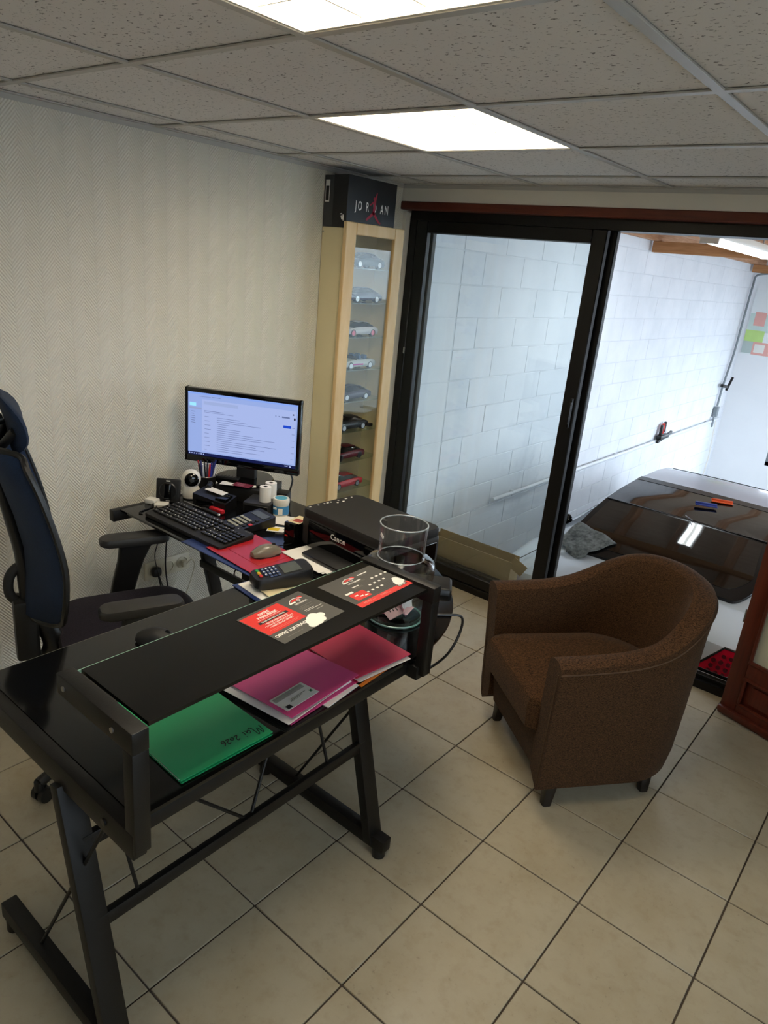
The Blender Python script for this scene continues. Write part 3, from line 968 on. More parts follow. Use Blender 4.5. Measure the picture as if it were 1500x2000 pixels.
obj('label_print', rbox(B(), (0, 0, 0), (.020, .001, .062), 0), BLACK_INK, lbm, (0, -.0006, -.010))
sg = B(); tube(sg, [(-.012, .012, 0), (-.002, .014, 0), (0, .002, 0), (-.006, .004, 0), (.002, -.012, 0), (.008, .010, 0), (.009, -.016, 0)], .0017, 6, 5)
obj('white_mark', sg, WHITE_INK, lid, (.052, -.1768, .045), (PI / 2, 0, 0))

def model_car(label, col, shelf, yc, L=.245, roof=True, glassc='0c0d10', xoff=.0, wheelc='b8b8b8', stripe=None, flip=1):
    t = thing('model_car', label, 'model car', (.078 + xoff, yc, SHZ[shelf]), 0, 'model cars in the display cabinet')
    m = mat('paint_' + col, col, .35, 0, .4, var=(12, .04))
    gm = mat('model_glass_' + glassc, glassc, .1, 0, .5, var=(12, .05))
    W_ = .098; b_ = B(); rings = []
    for v, zt, w in ((-.5, .105, .86), (-.485, .165, .95), (-.40, .195, 1), (-.2, .20, 1), (.05, .195, 1), (.2, .187, 1), (.36, .165, .98), (.46, .135, .92), (.5, .095, .82)):
        h = W_ / 2 * w; zt *= L; z0 = .045 * L
        rings.append([Vector((x, v * L * flip, z)) for x, z in ((-h * .9, z0), (-h, z0 + .03 * L), (-h, zt * .80), (-h * .88, zt), (0, zt * 1.02), (h * .88, zt), (h, zt * .80), (h, z0 + .03 * L), (h * .9, z0))])
    ring_loft(b_, rings)
    obj('body', b_, m, t)
    if roof:
        c_ = B(); rings = []
        for v, zt, w in ((-.38, .195, .84), (-.33, .235, .80), (-.2, .278, .74), (-.05, .292, .72), (.08, .283, .72), (.2, .235, .78), (.27, .19, .84)):
            h = W_ / 2 * w
            rings.append([Vector((x, v * L * flip, z)) for x, z in ((-W_ / 2 * .86, .185 * L), (-h, zt * L * .93), (-h * .8, zt * L), (h * .8, zt * L), (h, zt * L * .93), (W_ / 2 * .86, .185 * L))])
        ring_loft(c_, rings)
        obj('windows', c_, gm, t)
        r_ = B(); rings = []
        for v, zt in ((-.22, .280), (-.05, .296), (.09, .285)):
            h = W_ / 2 * .64
            rings.append([Vector((x, v * L * flip, z * L)) for x, z in ((-h, zt - .004), (-h * .8, zt + .003), (h * .8, zt + .003), (h, zt - .004))])
        ring_loft(r_, rings); obj('roof', r_, m, t)
    else:
        for yy in (-.02, -.2):
            for s in (-1, 1):
                obj('seat', rbox(B(), (s * .022, yy * L * flip, .225 * L), (.032, .018, .03), .006), mat('model_seat_blue', '4a6a94', .6, var=(20, .1)), t)
        obj('windscreen', rbox(B(), (0, .12 * L * flip, .225 * L), (.08, .004, .025), .001, 1, Euler((-.6 * flip, 0, 0)).to_matrix()), gm, t)
    for yy in (-.30, .31):
        for s in (-1, 1):
            w_ = B(); cyl(w_, (s * .032, yy * L, .075 * L), (s * .0495, yy * L, .075 * L), .074 * L, 16)
            wo = obj('wheel', w_, BLACK_PLASTIC, t)
            h_ = B(); cyl(h_, (s * .0496, yy * L, .075 * L), (s * .0505, yy * L, .075 * L), .052 * L, 12)
            obj('rim', h_, mat('rim_' + wheelc, wheelc, .3, .6, var=(20, .1)), wo)
    if stripe:
        obj('side_stripe', rbox(B(), (.0495, -.08 * L, .10 * L), (.0012, .32 * L, .03 * L), 0), mat('pink_stripe', 'c03aa0', .4, var=(20, .05)), t)
    return t
model_car('blue-grey model saloon on the top shelf of the cabinet', '3a464f', 0, -.365, flip=-1)
model_car('dull violet-blue model car on the second shelf down', '2f2c48', 1, -.365, flip=-1)
model_car('white model coupe with dark roof glass on the third shelf', 'cfd2d8', 2, -.375, wheelc='b05a66', flip=-1)
model_car('white open-top model convertible with a pink lower side', 'c9d3d6', 3, -.375, roof=False, stripe=1, flip=-1)
model_car('dark violet model saloon with one grey side panel', '3a3648', 4, -.388, flip=-1)
model_car('glossy black model saloon beside a tiny black block', '0e1014', 5, -.392, flip=-1)
model_car('dark crimson model car with black wheels', '5e1220', 6, -.40, wheelc='1a1a1a', flip=-1)
model_car('bright red model hatchback with grey rims, above the printer', 'b01c22', 7, -.40, wheelc='9aa0a4', flip=-1)
model_car('pale blue-grey model car on the lowest visible shelf', '6d7f8e', 8, -.40, flip=-1)
pg = obj('plinth_block', rbox(B(), (0, 0, .008), (.02, .03, .016), .002, 1), BLACK_PLASTIC, None, (.10, -.228, SHZ[5]))
tag(pg, 'tiny black block beside the black model car', 'block')
# ================================================================== THINGS ON THE WING OF THE DESK
A28 = math.radians(28.2)
mon = thing('monitor', 'black computer monitor with a lit blue-white mail page', 'monitor', (.285, -1.262, .797), A28)
lathe_b = B(); lathe(lathe_b, [(.125, 0), (.127, .004), (.122, .010), (.06, .014)], 40)
obj('stand_base', lathe_b, GLOSS_BLACK, mon)
obj('stand_neck', rbox(B(), (.01, .0, .07), (.085, .035, .125), .006), GREY_PLASTIC, mon)
MW, MH = .508, .316
zc = .065 + MH / 2; py = -.035
fr = B()
for c, s_ in (((0, py, zc + MH / 2 - .009), (MW, .03, .018)), ((0, py, zc - MH / 2 + .0145), (MW, .03, .029)), ((MW / 2 - .007, py, zc), (.014, .03, MH)), ((-MW / 2 + .007, py, zc), (.014, .03, MH))):
    rbox(fr, c, s_, .003, 2)
rbox(fr, (0, py + .012, zc), (MW - .02, .02, MH - .02), .004)
obj('housing', fr, GLOSS_BLACK, mon)
scr = obj('screen', rbox(B(), (0, py - .008, zc + .0055), (MW - .027, .006, MH - .046), 0), mat('lit_screen', '0a0a12', .3, emit=('9fb6f0', .52)), mon)
SW, SH = MW - .028, MH - .047
sx0, sz0 = -SW / 2, zc + .0055 - SH / 2
def sq(nm, rects, col, st, dy=0.0004):
    b_ = B()
    for (u0, v0, u1, v1) in rects:          # fractions, v from the top
        rbox(b_, (sx0 + SW * (u0 + u1) / 2, py - .0112 - dy, sz0 + SH * (1 - (v0 + v1) / 2)), (SW * (u1 - u0), .0002, SH * (v1 - v0)))
    return obj(nm, b_, mat('screen_' + nm, '05050a', .3, emit=(col, st)), scr)
sq('page_area', [(.13, .10, .985, .93)], 'aebff2', .54, 0)
sq('taskbar', [(0, .952, 1, 1)], '14205e', .35)
sq('tab_strip', [(0, 0, 1, .028)], '86a6ee', .6)
sq('search_field', [(.145, .125, .46, .175)], 'a3b4e2', .55, .0003)
sq('compose_button', [(.015, .165, .075, .215)], '8fd0f2', .75)
sq('menu_highlight', [(.012, .235, .125, .262)], '9aa6cf', .55)
sq('blue_button', [(.875, .335, .945, .375)], '1c47c8', .6, .0003)
sq('round_badge', [(.967, .205, .982, .24), (.957, .145, .967, .165)], '141b3a', .3, .0003)
random.seed(3)
ln = []
for r in range(17):
    v = .36 + r * .033
    ln.append((.27, v, .27 + random.uniform(.08, .62), v + .006))
    if r % 2 == 0: ln.append((.155, v, .155 + random.uniform(.02, .06), v + .006))
    if r % 3 == 0: ln.append((.955, v, .98, v + .006))
ln += [(.15, .27, .33, .277), (.15, .293, .42, .298), (.10, .055, .21, .06), (.22, .05, .30, .056), (.8, .20, .81, .212), (.83, .20, .84, .212), (.86, .20, .93, .222)]
ln += [(.03, .30 + .035 * k, .03 + random.uniform(.015, .04), .308 + .035 * k) for k in range(6)]
sq('text_lines', ln, '6d7cab', .5, .0006)['kind'] = 'stuff'
sq('taskbar_icons', [(.01 + .022 * k, .968, .02 + .022 * k, .985) for k in range(7)] + [(.90, .968, .93, .978), (.945, .968, .96, .985)], 'b8c8f5', .55, .0006)

def block(nm, label, cat, c, s, rz, m, r=.003, z=DZ):
    o = obj(nm, rbox(B(), (0, 0, s[2] / 2), s, r, 2), m, None, (c[0], c[1], z), (0, 0, rz))
    return tag(o, label, cat)
block('storage_box', 'black flat box under the monitor foot', 'box', (.326, -1.270), (.235, .175, .060), A28, SATIN_BLACK)
o = thing('black_case', 'low black case carrying the two paper rolls beside the calculator', 'case', (.492, -1.346, DZ), A28)
obj('body', rbox(B(), (0, 0, .0225), (.115, .115, .045), .004), GREY_PLASTIC, o)
obj('front_flap', rbox(B(), (0, -.0585, .02), (.10, .003, .032), .001, 1), BLACK_PLASTIC, o)
block('cable_box', 'small dark block behind the paper rolls', 'box', (.47, -1.207), (.055, .055, .048), A28, SATIN_BLACK)
og = thing('desk_organizer', 'black desk organiser with sloping sides and a folded paper on top', 'organizer', (.352, -1.468, DZ), math.radians(21))
b_ = B(); ring_loft(b_, [[Vector((x, y, z)) for x, y in ((-.075, -.05), (.075, -.05), (.075, .04), (-.075, .04))] if z == 0 else [Vector((-.075, -.05, .058)), Vector((.075, -.05, .036)), Vector((.075, .04, .048)), Vector((-.075, .04, .062))] for z in (0, 1)])
obj('body', b_, BLACK_PLASTIC, og)
obj('slot', rbox(B(), (-.02, -.0505, .024), (.08, .002, .022), .001, 1), GLOSS_BLACK, og)
obj('ridge', rbox(B(), (0.045, -.01, .046), (.05, .06, .016), .004), GLOSS_BLACK, og)
pf = B(); rbox(pf, (0, 0, 0), (.085, .04, .0016), 0, 1, Euler((0, .13, .35)).to_matrix())
tag(obj('folded_paper', pf, WHITE_PAPER, None, (.345, -1.458, .797)), 'folded white paper slip lying on the black organiser', 'paper')

# web camera
wc = thing('security_camera', 'white ball-shaped indoor camera with a black face', 'camera', (.206, -1.480, DZ), math.radians(25))
b_ = B(); lathe(b_, [(.034, .004), (.036, .01), (.034, .04), (.026, .056)], 28); obj('base', b_, WHITE_PLASTIC, wc)
b_ = B(); lathe(b_, [(.033, 0), (.035, .004)], 28); obj('foot_ring', b_, BLACK_PLASTIC, wc)
b_ = B(); bmesh.ops.create_uvsphere(b_, u_segments=32, v_segments=20, radius=.039, matrix=Matrix.Translation((0, 0, .084))); obj('head', b_, WHITE_PLASTIC, wc)
d_ = Vector((.50, -.80, .06)).normalized(); b_ = B()
lathe(b_, [(.029, .0265), (.029, .029), (.024, .034), (.012, .0385)], 28, (0, 0, .084), ax=axis_to(d_))
fc = obj('face', b_, GLOSS_BLACK, wc)
b_ = B(); lathe(b_, [(.009, .0365), (.009, .0400), (.004, .0408)], 20, (0, 0, .084), ax=axis_to(d_)); obj('lens', b_, GREY_PLASTIC, fc)

# square black speaker-like stand
sq_ = thing('round_dial_device', 'square black device with a round dial leaning by the wall', 'device', (.208, -1.592, DZ), math.radians(42))
tilt = Euler((-.16, 0, 0)).to_matrix()
b_ = B(); rbox(b_, Vector((0, 0, .052)), (.098, .014, .098), .007, 3, tilt); obj('plate', b_, SATIN_BLACK, sq_)
b_ = B(); cc = Vector((0, -.006, .053)); lathe(b_, [(.036, 0), (.036, .006), (.032, .010)], 32, cc, ax=axis_to(tilt @ Vector((0, -1, 0)))); dial = obj('dial', b_, BLACK_PLASTIC, sq_)
b_ = B(); rbox(b_, cc + tilt @ Vector((0, -.014, 0)), (.030, .012, .066), .008, 3, tilt); obj('grip', b_, GLOSS_BLACK, dial)
for zz in (.040, -.041):
    b_ = B(); rbox(b_, Vector((0, 0, .052)) + tilt @ Vector((0, -.0078, zz)), (.016, .001, .004), 0, 1, tilt); obj('white_mark', b_, WHITE_INK, sq_)
b_ = B(); rbox(b_, (0, .028, .012), (.06, .05, .024), .004); obj('rear_foot', b_, BLACK_PLASTIC, sq_)

# pen cup and pens
pc = thing('pen_cup', 'black wire pen cup behind the white ball camera', 'pen cup', (.205, -1.402, DZ))
b_ = B(); lathe(b_, [(.034, 0), (.036, .003), (.040, .085), (.037, .085), (.033, .006)], 24, cap1=True); obj('cup', b_, BLACK_METAL, pc)
b_ = B(); tube(b_, [(.040 * math.cos(a), .040 * math.sin(a), .086) for a in [2 * PI * k / 20 for k in range(21)]], .002, 6, 0); obj('rim', b_, STEEL, pc)
pens = [('2b3c9a', 'blue pen'), ('16161a', 'black pen'), ('c3272f', 'red pen leaning right'), ('e0e0e0', 'white pen'), ('2a3170', 'navy marker'), ('3d4352', 'grey pen'), ('24308a', 'deep blue ballpoint'), ('b82a30', 'red marker at the left'), ('1d2560', 'dark blue pen near the rim'), ('101014', 'thin black liner'), ('d4d6da', 'silver pen'), ('303a86', 'violet-blue felt pen'), ('1a1c2c', 'blue-black pencil')]
for k, (c_, l_) in enumerate(pens):
    a = k * 2.4; r0 = .012; r1 = .034 + .006 * (k % 2)
    if k == 2: a, r1 = -.4, .055
    if k == 7: a, r1 = 3.3, .05
    p0 = Vector((r0 * math.cos(a), r0 * math.sin(a), .004)); p1 = Vector((r1 * math.cos(a), r1 * math.sin(a), .132 + .008 * (k % 3)))
    t = thing('pen', l_ + ' in the black cup', 'pen', (.205, -1.402, DZ), 0, 'pens in the cup')
    b_ = B(); cyl(b_, p0, p0.lerp(p1, .86), .0042, 10); obj('barrel', b_, mat('pen_' + c_, c_, .35, var=(20, .05)), t)
    b_ = B(); cyl(b_, p0.lerp(p1, .86), p1, .0036, 10); obj('cap', b_, mat('pen_' + c_, c_), t)
sc_ = B(); tube(sc_, [(.0, 0, .0), (.05, -.03, .012), (.07, -.06, .004)], [.006, .012, .004], 8, 4)
tag(obj('fabric_strap', sc_, BLACK_PLASTIC, None, (.235, -1.412, .797)), 'black folded fabric strap by the pen cup', 'strap')

# things lying on the monitor foot
rm = thing('remote_control', 'small black remote lying on the monitor foot', 'remote', (.29, -1.335, .811), A28 + .06)
obj('body', rbox(B(), (-.02, 0, .006), (.105, .03, .012), .003), BLACK_PLASTIC, rm)
b_ = B()
for k in range(6):
    for s in (-1, 1): rbox(b_, (-.06 + .015 * k, s * .006, .0125), (.007, .006, .002), .001, 1)
obj('buttons', b_, GREY_PLASTIC, rm)['kind'] = 'stuff'
tag(obj('card', rbox(B(), (0, 0, .0005), (.06, .045, .001)), WHITE_PAPER, None, (.315, -1.376, .8072), (0.0, 0, A28 + .1)), 'white business card on the monitor foot', 'card')
cd = thing('card', 'maroon printed card on the edge of the monitor foot', 'card', (.372, -1.345, .8090), A28 - .12)
obj('sheet', rbox(B(), (0, 0, .0005), (.08, .048, .001)), mat('maroon_card', '6d1c30', .5, var=(15, .08)), cd)
b_ = B()
for k in range(3): rbox(b_, (-.012 + .004 * k, .012 - .011 * k, .0011), (.04 - .006 * k, .003, .0002))
obj('print', b_, mat('pink_print', 'c98f9c', .6, var=(20, .04)), cd)

# paper rolls and tub
for (x, y), l_ in (((.514, -1.345), 'white till paper roll in front on the low black case'), ((.488, -1.292), 'white till paper roll behind its twin on the low black case')):
    t = thing('paper_roll', l_, 'paper roll', (x, y, .780), 0, 'till paper rolls')
    b_ = B(); lathe(b_, [(.0235, 0), (.0235, .062), (.009, .062), (.009, .002)], 28, cap1=True); obj('paper', b_, WHITE_PAPER, t)
    b_ = B(); lathe(b_, [(.0088, .03), (.0088, .0625), (.0065, .0625), (.0065, .032)], 16); obj('core', b_, GREY_PLASTIC, t)
tb = thing('wipes_tub', 'white tub with a blue label and blue lid disc', 'tub', (.580, -1.318, DZ), .4)
BLUEL = mat('blue_label', '3f86b8', .45, var=(18, .12))
b_ = B(); lathe(b_, [(.030, 0), (.032, .004), (.032, .054)], 32); obj('body', b_, WHITE_PLASTIC, tb)
b_ = B(); lathe(b_, [(.0325, .008), (.0325, .044)], 32, cap0=False, cap1=False); lb_ = obj('label', b_, BLUEL, tb)
b_ = B(); rbox(b_, (.012, -.0315, .024), (.018, .003, .024), 0, 1, .36); rbox(b_, (-.012, -.0315, .034), (.016, .003, .008), 0, 1, -.36); obj('label_print', b_, WHITE_INK, lb_)
b_ = B(); lathe(b_, [(.034, .054), (.034, .068), (.032, .072)], 32); ld_ = obj('lid', b_, WHITE_PLASTIC, tb)
b_ = B(); lathe(b_, [(.025, .0722), (.025, .0728)], 28); obj('lid_sticker', b_, mat('teal_sticker', '4fa3bd', .4, var=(20, .15)), ld_)

# keyboard
kb = thing('keyboard', 'full-size black computer keyboard at the front of the wing', 'keyboard', (.508, -1.668, DZ), math.radians(1.0))
KW, KD = .452, .165
b_ = B(); ring_loft(b_, [[Vector((x, y, z0 if y < 0 else z1)) for x, y in rrect(KW * g, KD * g, .014, 4)] for g, z0, z1 in ((.99, .002, .006), (1, .008, .014), (1, .013, .024), (.99, .016, .027))])
obj('case', b_, SATIN_BLACK, kb)
b_ = B()
def key(x, y, w):
    z = .0195 + (y + .08) * .068
    rbox(b_, (x, y, z), (w, .0145, .007), .0018, 1)
for r in range(6):
    y = .058 - r * .0195 - (.004 if r else 0)
    x = -.212
    ws = [.0155] * 15 if r < 5 else [.022, .018, .022, .095, .022, .018, .018, .022]
    for w in ws:
        key(x + w / 2, y, w); x += w + .0034
    for k in range(3):
        if r not in (3,): key(.088 + .019 * k, y, .0155)
    for k in range(4):
        if r: key(.152 + .019 * k, y, .0155)
obj('keys', b_, BLACK_PLASTIC, kb)['kind'] = 'stuff'
b_ = B()
random.seed(5)
for r in range(6):
    y = .058 - r * .0195 - (.004 if r else 0)
    for k in range(19):
        if random.random() < .8:
            x = -.205 + k * .0189 + (0 if k < 15 else .02)
            rbox(b_, (x + random.uniform(-.003, .003), y + .002, .0234 + (y + .08) * .068), (.0038, .0042, .0002))
obj('legends', b_, WHITE_INK, kb)['kind'] = 'stuff'
text(kb, 'logitech', .009, GREY_INK, (.195, .074, .0275), (.06, 0, 0))

# red mat, mouse, blue folder under the mat
bf = thing('document_sleeve', 'blue plastic sleeve sticking out under the red mat along the desk edge', 'folder', (.79, -1.700, DZ))
BLUEF = mat('blue_plastic_sleeve', '20305f', .3, var=(10, .1))
obj('cover', rbox(B(), (0, 0, .001), (.42, .19, .002), .0008, 1), BLUEF, bf)
obj('spine_fold', rbox(B(), (0, -.094, .002), (.42, .004, .004), .0015, 1), BLUEF, bf)
rmt = thing('mouse_mat', 'red plastic wallet used as a mouse mat', 'mouse mat', (.853, -1.668, DZ + .0045), math.radians(-4))
REDM = mat('red_plastic_sheet', 'b3222a', .3, var=(8, .12))
obj('sheet', rbox(B(), (0, 0, .0012), (.325, .215, .0024), .001, 1), REDM, rmt)
obj('flap', rbox(B(), (-.04, .02, .0028), (.22, .15, .001), .0004, 1), REDM, rmt)
def mouse(label, c, rz, m, m2, z=DZ, L=.108, group=None):
    t = thing('computer_mouse', label, 'mouse', (c[0], c[1], z), rz, group)
    b_ = B(); rings = []
    for k in range(13):
        t_ = k / 12; y = (t_ - .5) * L
        w = .030 * math.sin(PI * (t_ * .86 + .07)) ** .45; h = .036 * math.sin(PI * (t_ * .80 + .10)) ** .7
        rings.append([Vector((w * math.cos(a), y, .004 + h * max(0, math.sin(a)) ** .75)) for a in [PI * q / 10 for q in range(11)]])
    ring_loft(b_, rings); obj('shell', b_, m, t)
    b_ = B(); prism(b_, rrect(.056, L * .96, .024, 6), 0, .006); obj('underside', b_, m2, t)
    b_ = B(); cyl(b_, (-.003, L * .27, .034), (.003, L * .27, .034), .007, 14); obj('wheel', b_, BLACK_PLASTIC, t)
    return t
mouse('grey-beige computer mouse on the red mat', (.866, -1.648), math.radians(-12), mat('taupe_plastic', '7d776a', .3, var=(10, .04)), GREY_PLASTIC, DZ + .0075)
b_ = B(); tube(b_, [(.855, -1.592, .757), (.848, -1.56, .750), (.842, -1.50, .742), (.80, -1.47, .742), (.74, -1.45, .740)], .0018, 6)
tag(obj('mouse_cable', b_, BLACK_PLASTIC), 'thin black cable running from the grey mouse', 'cable')
mouse('black computer mouse on the long desk behind the raised shelf', (1.112, -2.243), math.radians(-55), SATIN_BLACK, BLACK_PLASTIC)

# calculator, papers
ca_ = thing('calculator', 'black desk calculator with grey keys and a red key', 'calculator', (.605, -1.500, DZ), math.radians(-8))
b_ = B(); ring_loft(b_, [[Vector((x, y, z + (y + .08) * .16 * q)) for x, y in rrect(.115, .165, .008, 3)] for z, q in ((0.002, 0), (.012, 1), (.016, 1))]); obj('body', b_, BLACK_PLASTIC, ca_)
kz = lambda y: .0175 + (y + .08) * .16
b_ = B()
for r in range(4):
    for k in range(4):
        y = -.066 + r * .019; rbox(b_, (-.042 + k * .018, y, kz(y)), (.014, .013, .004), .0012, 1)
obj('grey_keys', b_, mat('pale_grey_key', 'a8a898', .5, var=(20, .04)), ca_)['kind'] = 'stuff'
b_ = B()
for r in range(5):
    y = -.066 + r * .019; rbox(b_, (.034, y, kz(y)), (.014, .013, .004), .0012, 1)
obj('dark_keys', b_, GREY_PLASTIC, ca_)['kind'] = 'stuff'
obj('red_key', rbox(B(), (.046, -.028, kz(-.028)), (.014, .016, .005), .002, 1), mat('red_key', 'c8323c', .4, var=(20, .04)), ca_)
obj('display', rbox(B(), (0, .048, kz(.048) - .0005), (.088, .032, .002), 0, 1, Euler((.16, 0, 0)).to_matrix()), SCREEN_DARK, ca_)
tag(obj('loose_paper', rbox(B(), (0, 0, .0006), (.12, .10, .0012)), WHITE_PAPER, None, (.640, -1.355, DZ + .001), (0, 0, .5)), 'loose white paper by the blue-labelled tub', 'paper')
yc_ = thing('ticket', 'yellow and white ticket beside the small black box', 'ticket', (.705, -1.432, DZ), .62)
obj('sheet', rbox(B(), (0, 0, .0005), (.10, .052, .001)), WHITE_PAPER, yc_)
obj('yellow_patch', rbox(B(), (-.026, -.004, .0011), (.042, .03, .0004)), mat('yellow_ink', 'dfbf2a', .6, var=(20, .05)), yc_)
obj('black_patch', rbox(B(), (.024, .004, .0011), (.03, .004, .0004)), BLACK_INK, yc_)

# small black box by the printer, with a leaflet on it
kbx = thing('small_black_box', 'upright glossy black box standing against the printer', 'box', (.826, -1.468, DZ), .0)
obj('body', rbox(B(), (0, 0, .041), (.055, .075, .082), .006), GLOSS_BLACK, kbx)
obj('red_light', rbox(B(), (-.012, -.038, .03), (.014, .001, .005), 0), RED_INK, kbx)
lf = thing('leaflet', 'red and cream leaflet lying on the small black box', 'leaflet', (.826, -1.455, .817), .2)
obj('sheet', rbox(B(), (0, 0, .0006), (.05, .075, .0012)), mat('cream_card', 'd8c9a0', .6, var=(20, .1)), lf)
obj('red_print', rbox(B(), (.004, -.01, .0014), (.034, .03, .0004)), mat('brick_ink', 'a2402e', .6, var=(40, .3)), lf)

# pen tools on the keyboard edge
sd2 = thing('screwdriver', 'thin screwdriver with a black handle lying behind the keyboard', 'screwdriver', (.375, -1.548, DZ + .013), math.radians(2))
b_ = B(); cyl(b_, (-.115, 0, 0), (-.005, 0, 0), .0025, 8); obj('shaft', b_, STEEL, sd2)
b_ = B(); lathe(b_, [(.005, 0), (.009, .012), (.009, .085), (.007, .10)], 14, (-.005, 0, 0), ax=axis_to((1, 0, 0))); obj('handle', b_, BLACK_PLASTIC, sd2)
b_ = B(); lathe(b_, [(.008, 0), (.0085, .008), (.005, .012)], 14, (.094, 0, 0), ax=axis_to((1, 0, 0))); obj('end_cap', b_, STEEL, sd2)
ck = thing('cutter', 'red and black cutter knife behind the keyboard', 'cutter', (.385, -1.512, DZ + .011), math.radians(6))
obj('red_grip', rbox(B(), (.03, 0, 0), (.075, .02, .018), .006), mat('red_grip', 'c0212a', .35, var=(20, .05)), ck)
obj('black_grip', rbox(B(), (-.045, 0, 0), (.08, .018, .016), .005), BLACK_PLASTIC, ck)
b_ = B(); cyl(b_, (-.06, 0, .008), (-.06, 0, .0095), .004, 10); cyl(b_, (-.035, 0, .008), (-.035, 0, .0095), .004, 10); obj('red_studs', b_, RED_INK, ck)

# cables and plugs at the left end of the wing
ad = thing('power_adapter', 'white power adapters beside the square black device', 'adapter', (.178, -1.648, DZ), .3)
obj('body', rbox(B(), (0, 0, .011), (.05, .04, .022), .006), WHITE_PLASTIC, ad)
obj('body', rbox(B(), (.055, -.01, .009), (.05, .045, .014), .004, 2, .4), WHITE_PLASTIC, ad)
b_ = B(); tube(b_, [(.20, -1.655, .745), (.225, -1.69, .738), (.235, -1.725, .738), (.250, -1.752, .738), (.262, -1.745, .738)], .0025, 6); tube(b_, [(.21, -1.65, .75), (.255, -1.68, .739), (.28, -1.69, .739), (.305, -1.655, .739)], .002, 6)
tag(obj('black_cable', b_, BLACK_PLASTIC), 'thin black cable trailing at the left end of the wing', 'cable')
b_ = B(); 
for k in range(3):
    tube(b_, [(.54 + .02 * math.cos(a + k) * (1.6), -1.41 + .028 * math.sin(a), .740 + .003 * k) for a in [2 * PI * q / 12 for q in range(13)]], .0016, 6, 3)
tag(obj('coiled_cable', b_, BLACK_PLASTIC), 'coil of thin black cable between calculator and tub', 'cable')
b_ = B(); tube(b_, [(.455, -1.165, .86), (.47, -1.155, .83), (.472, -1.165, .79), (.465, -1.175, .74)], .004, 8)
tag(obj('monitor_cable', b_, BLACK_PLASTIC), 'black cable hanging behind the right of the monitor', 'cable')

# printer
pr = thing('printer', 'black multifunction inkjet printer with its paper tray out', 'printer', (1.075, -1.345, DZ), math.radians(-3.5))
PWd, PD, PH = .425, .285, .146
obj('body', rbox(B(), (0, .0, .062), (PWd, PD, .116), .018, 4), GREY_PLASTIC, pr)
tp = B(); ring_loft(tp, [[Vector((x, y, z)) for x, y in rrect(PWd * g, PD * g, .03, 6)] for z, g in ((.116, 1.0), (.122, 1.005), (.140, 1.005), (.146, .985))])
lidp = obj('scanner_lid', tp, SATIN_BLACK, pr)
b_ = B()
for k in range(3): rbox(b_, (.035 + .010 * k, .02, .1464), (.005, .012, .0006))
obj('lid_logo', b_, mat('lid_grey', '6a6a66', .4, var=(20, .05)), lidp)
obj('front_panel', rbox(B(), (.01, -PD / 2 - .001, .06), (PWd - .07, .008, .10), .003), GLOSS_BLACK, pr)
text(pr, 'Canon', .028, WHITE_INK, (-.01, -PD / 2 - .0056, .088), (PI / 2, 0, 0), bold=.012)
b_ = B()
for k, (u, v) in enumerate(((0, 0), (.02, 0), (.035, 0), (.043, 0), (.051, 0), (.07, .0), (.09, 0), (.105, 0), (.06, -.03), (.075, -.03))):
    rbox(b_, (-PWd / 2 + .018 - v * .6, -.118 + u * 2.0, .1466), (.006, .006 + .004 * (k % 3 == 0), .0008))
obj('panel_icons', b_, WHITE_INK, lidp)['kind'] = 'stuff'
tray = obj('paper_tray', rbox(B(), (.02, -PD / 2 - .038, .022), (.27, .075, .007), .003, 2, Euler((.10, 0, 0)).to_matrix()), SATIN_BLACK, pr)
obj('tray_lip', rbox(B(), (.02, -PD / 2 - .077, .018), (.24, .006, .010), .002), GLOSS_BLACK, tray)
obj('side_cover', rbox(B(), (PWd / 2 + .001, 0, .055), (.004, PD - .05, .08), .001, 1), GLOSS_BLACK, pr)
for k, (dx_, dy_, a_) in enumerate(((0, 0, -.05), (.008, .006, -.01), (-.006, -.004, -.09))):
    o = obj('sheet_of_paper', rbox(B(), (0, 0, .0006), (.21, .13, .0012)), WHITE_PAPER, None, (1.002 + dx_, -1.535 + dy_, DZ + .0074 + .0014 * k), (0, 0, a_ - .02))
    tag(o, ('lowest', 'middle', 'topmost')[k] + ' white sheet under the printer paper tray', 'paper', 'sheets under the printer tray')

# card terminal on a stack
st_ = thing('blue_folder', 'blue plastic folder under the card terminal', 'folder', (1.065, -1.775, DZ + .0005), math.radians(-6))
obj('cover', rbox(B(), (0, 0, .002), (.16, .23, .004), .001, 1), BLUEF, st_)
obj('pages', rbox(B(), (.004, .004, .0055), (.15, .21, .003), .001, 1), WHITE_PAPER, st_)
bk = thing('magazine', 'pile of cream leaflets under the right of the card terminal', 'leaflets', (1.125, -1.765, DZ + .0080), math.radians(-10))
for k in range(4):
    obj('leaflet', rbox(B(), (.003 * k, -.002 * k, .001 + .0022 * k), (.09, .18, .002), 0), MATS['cream_card'] if k % 2 else WHITE_PAPER, bk)
ct = thing('card_terminal', 'black bank card terminal with coloured keys and a grey screen', 'card terminal', (1.078, -1.772, DZ + .0175), math.radians(-22))
b_ = B(); ring_loft(b_, [[Vector((x * (1 + .08 * (y > .02)), y, z + (y + .09) * .12 * q)) for x, y in rrect(.082 * g, .19 * g, .018, 4)] for z, g, q in ((.0, .9, 0), (.008, 1, .3), (.030, 1, 1), (.036, .97, 1))]); obj('body', b_, BLACK_PLASTIC, ct)
tz = lambda y: .0365 + (y + .09) * .12
RT = Euler((.12, 0, 0)).to_matrix()
obj('screen', rbox(B(), (0, .028, tz(.028)), (.062, .058, .002), 0, 1, RT), SCREEN_DARK, ct)
b_ = B()
for r in range(4):
    for k in range(3): rbox(b_, (-.024 + .019 * k, -.018 - .0125 * r, tz(-.018 - .0125 * r) + .001), (.014, .009, .004), .001, 1, RT)
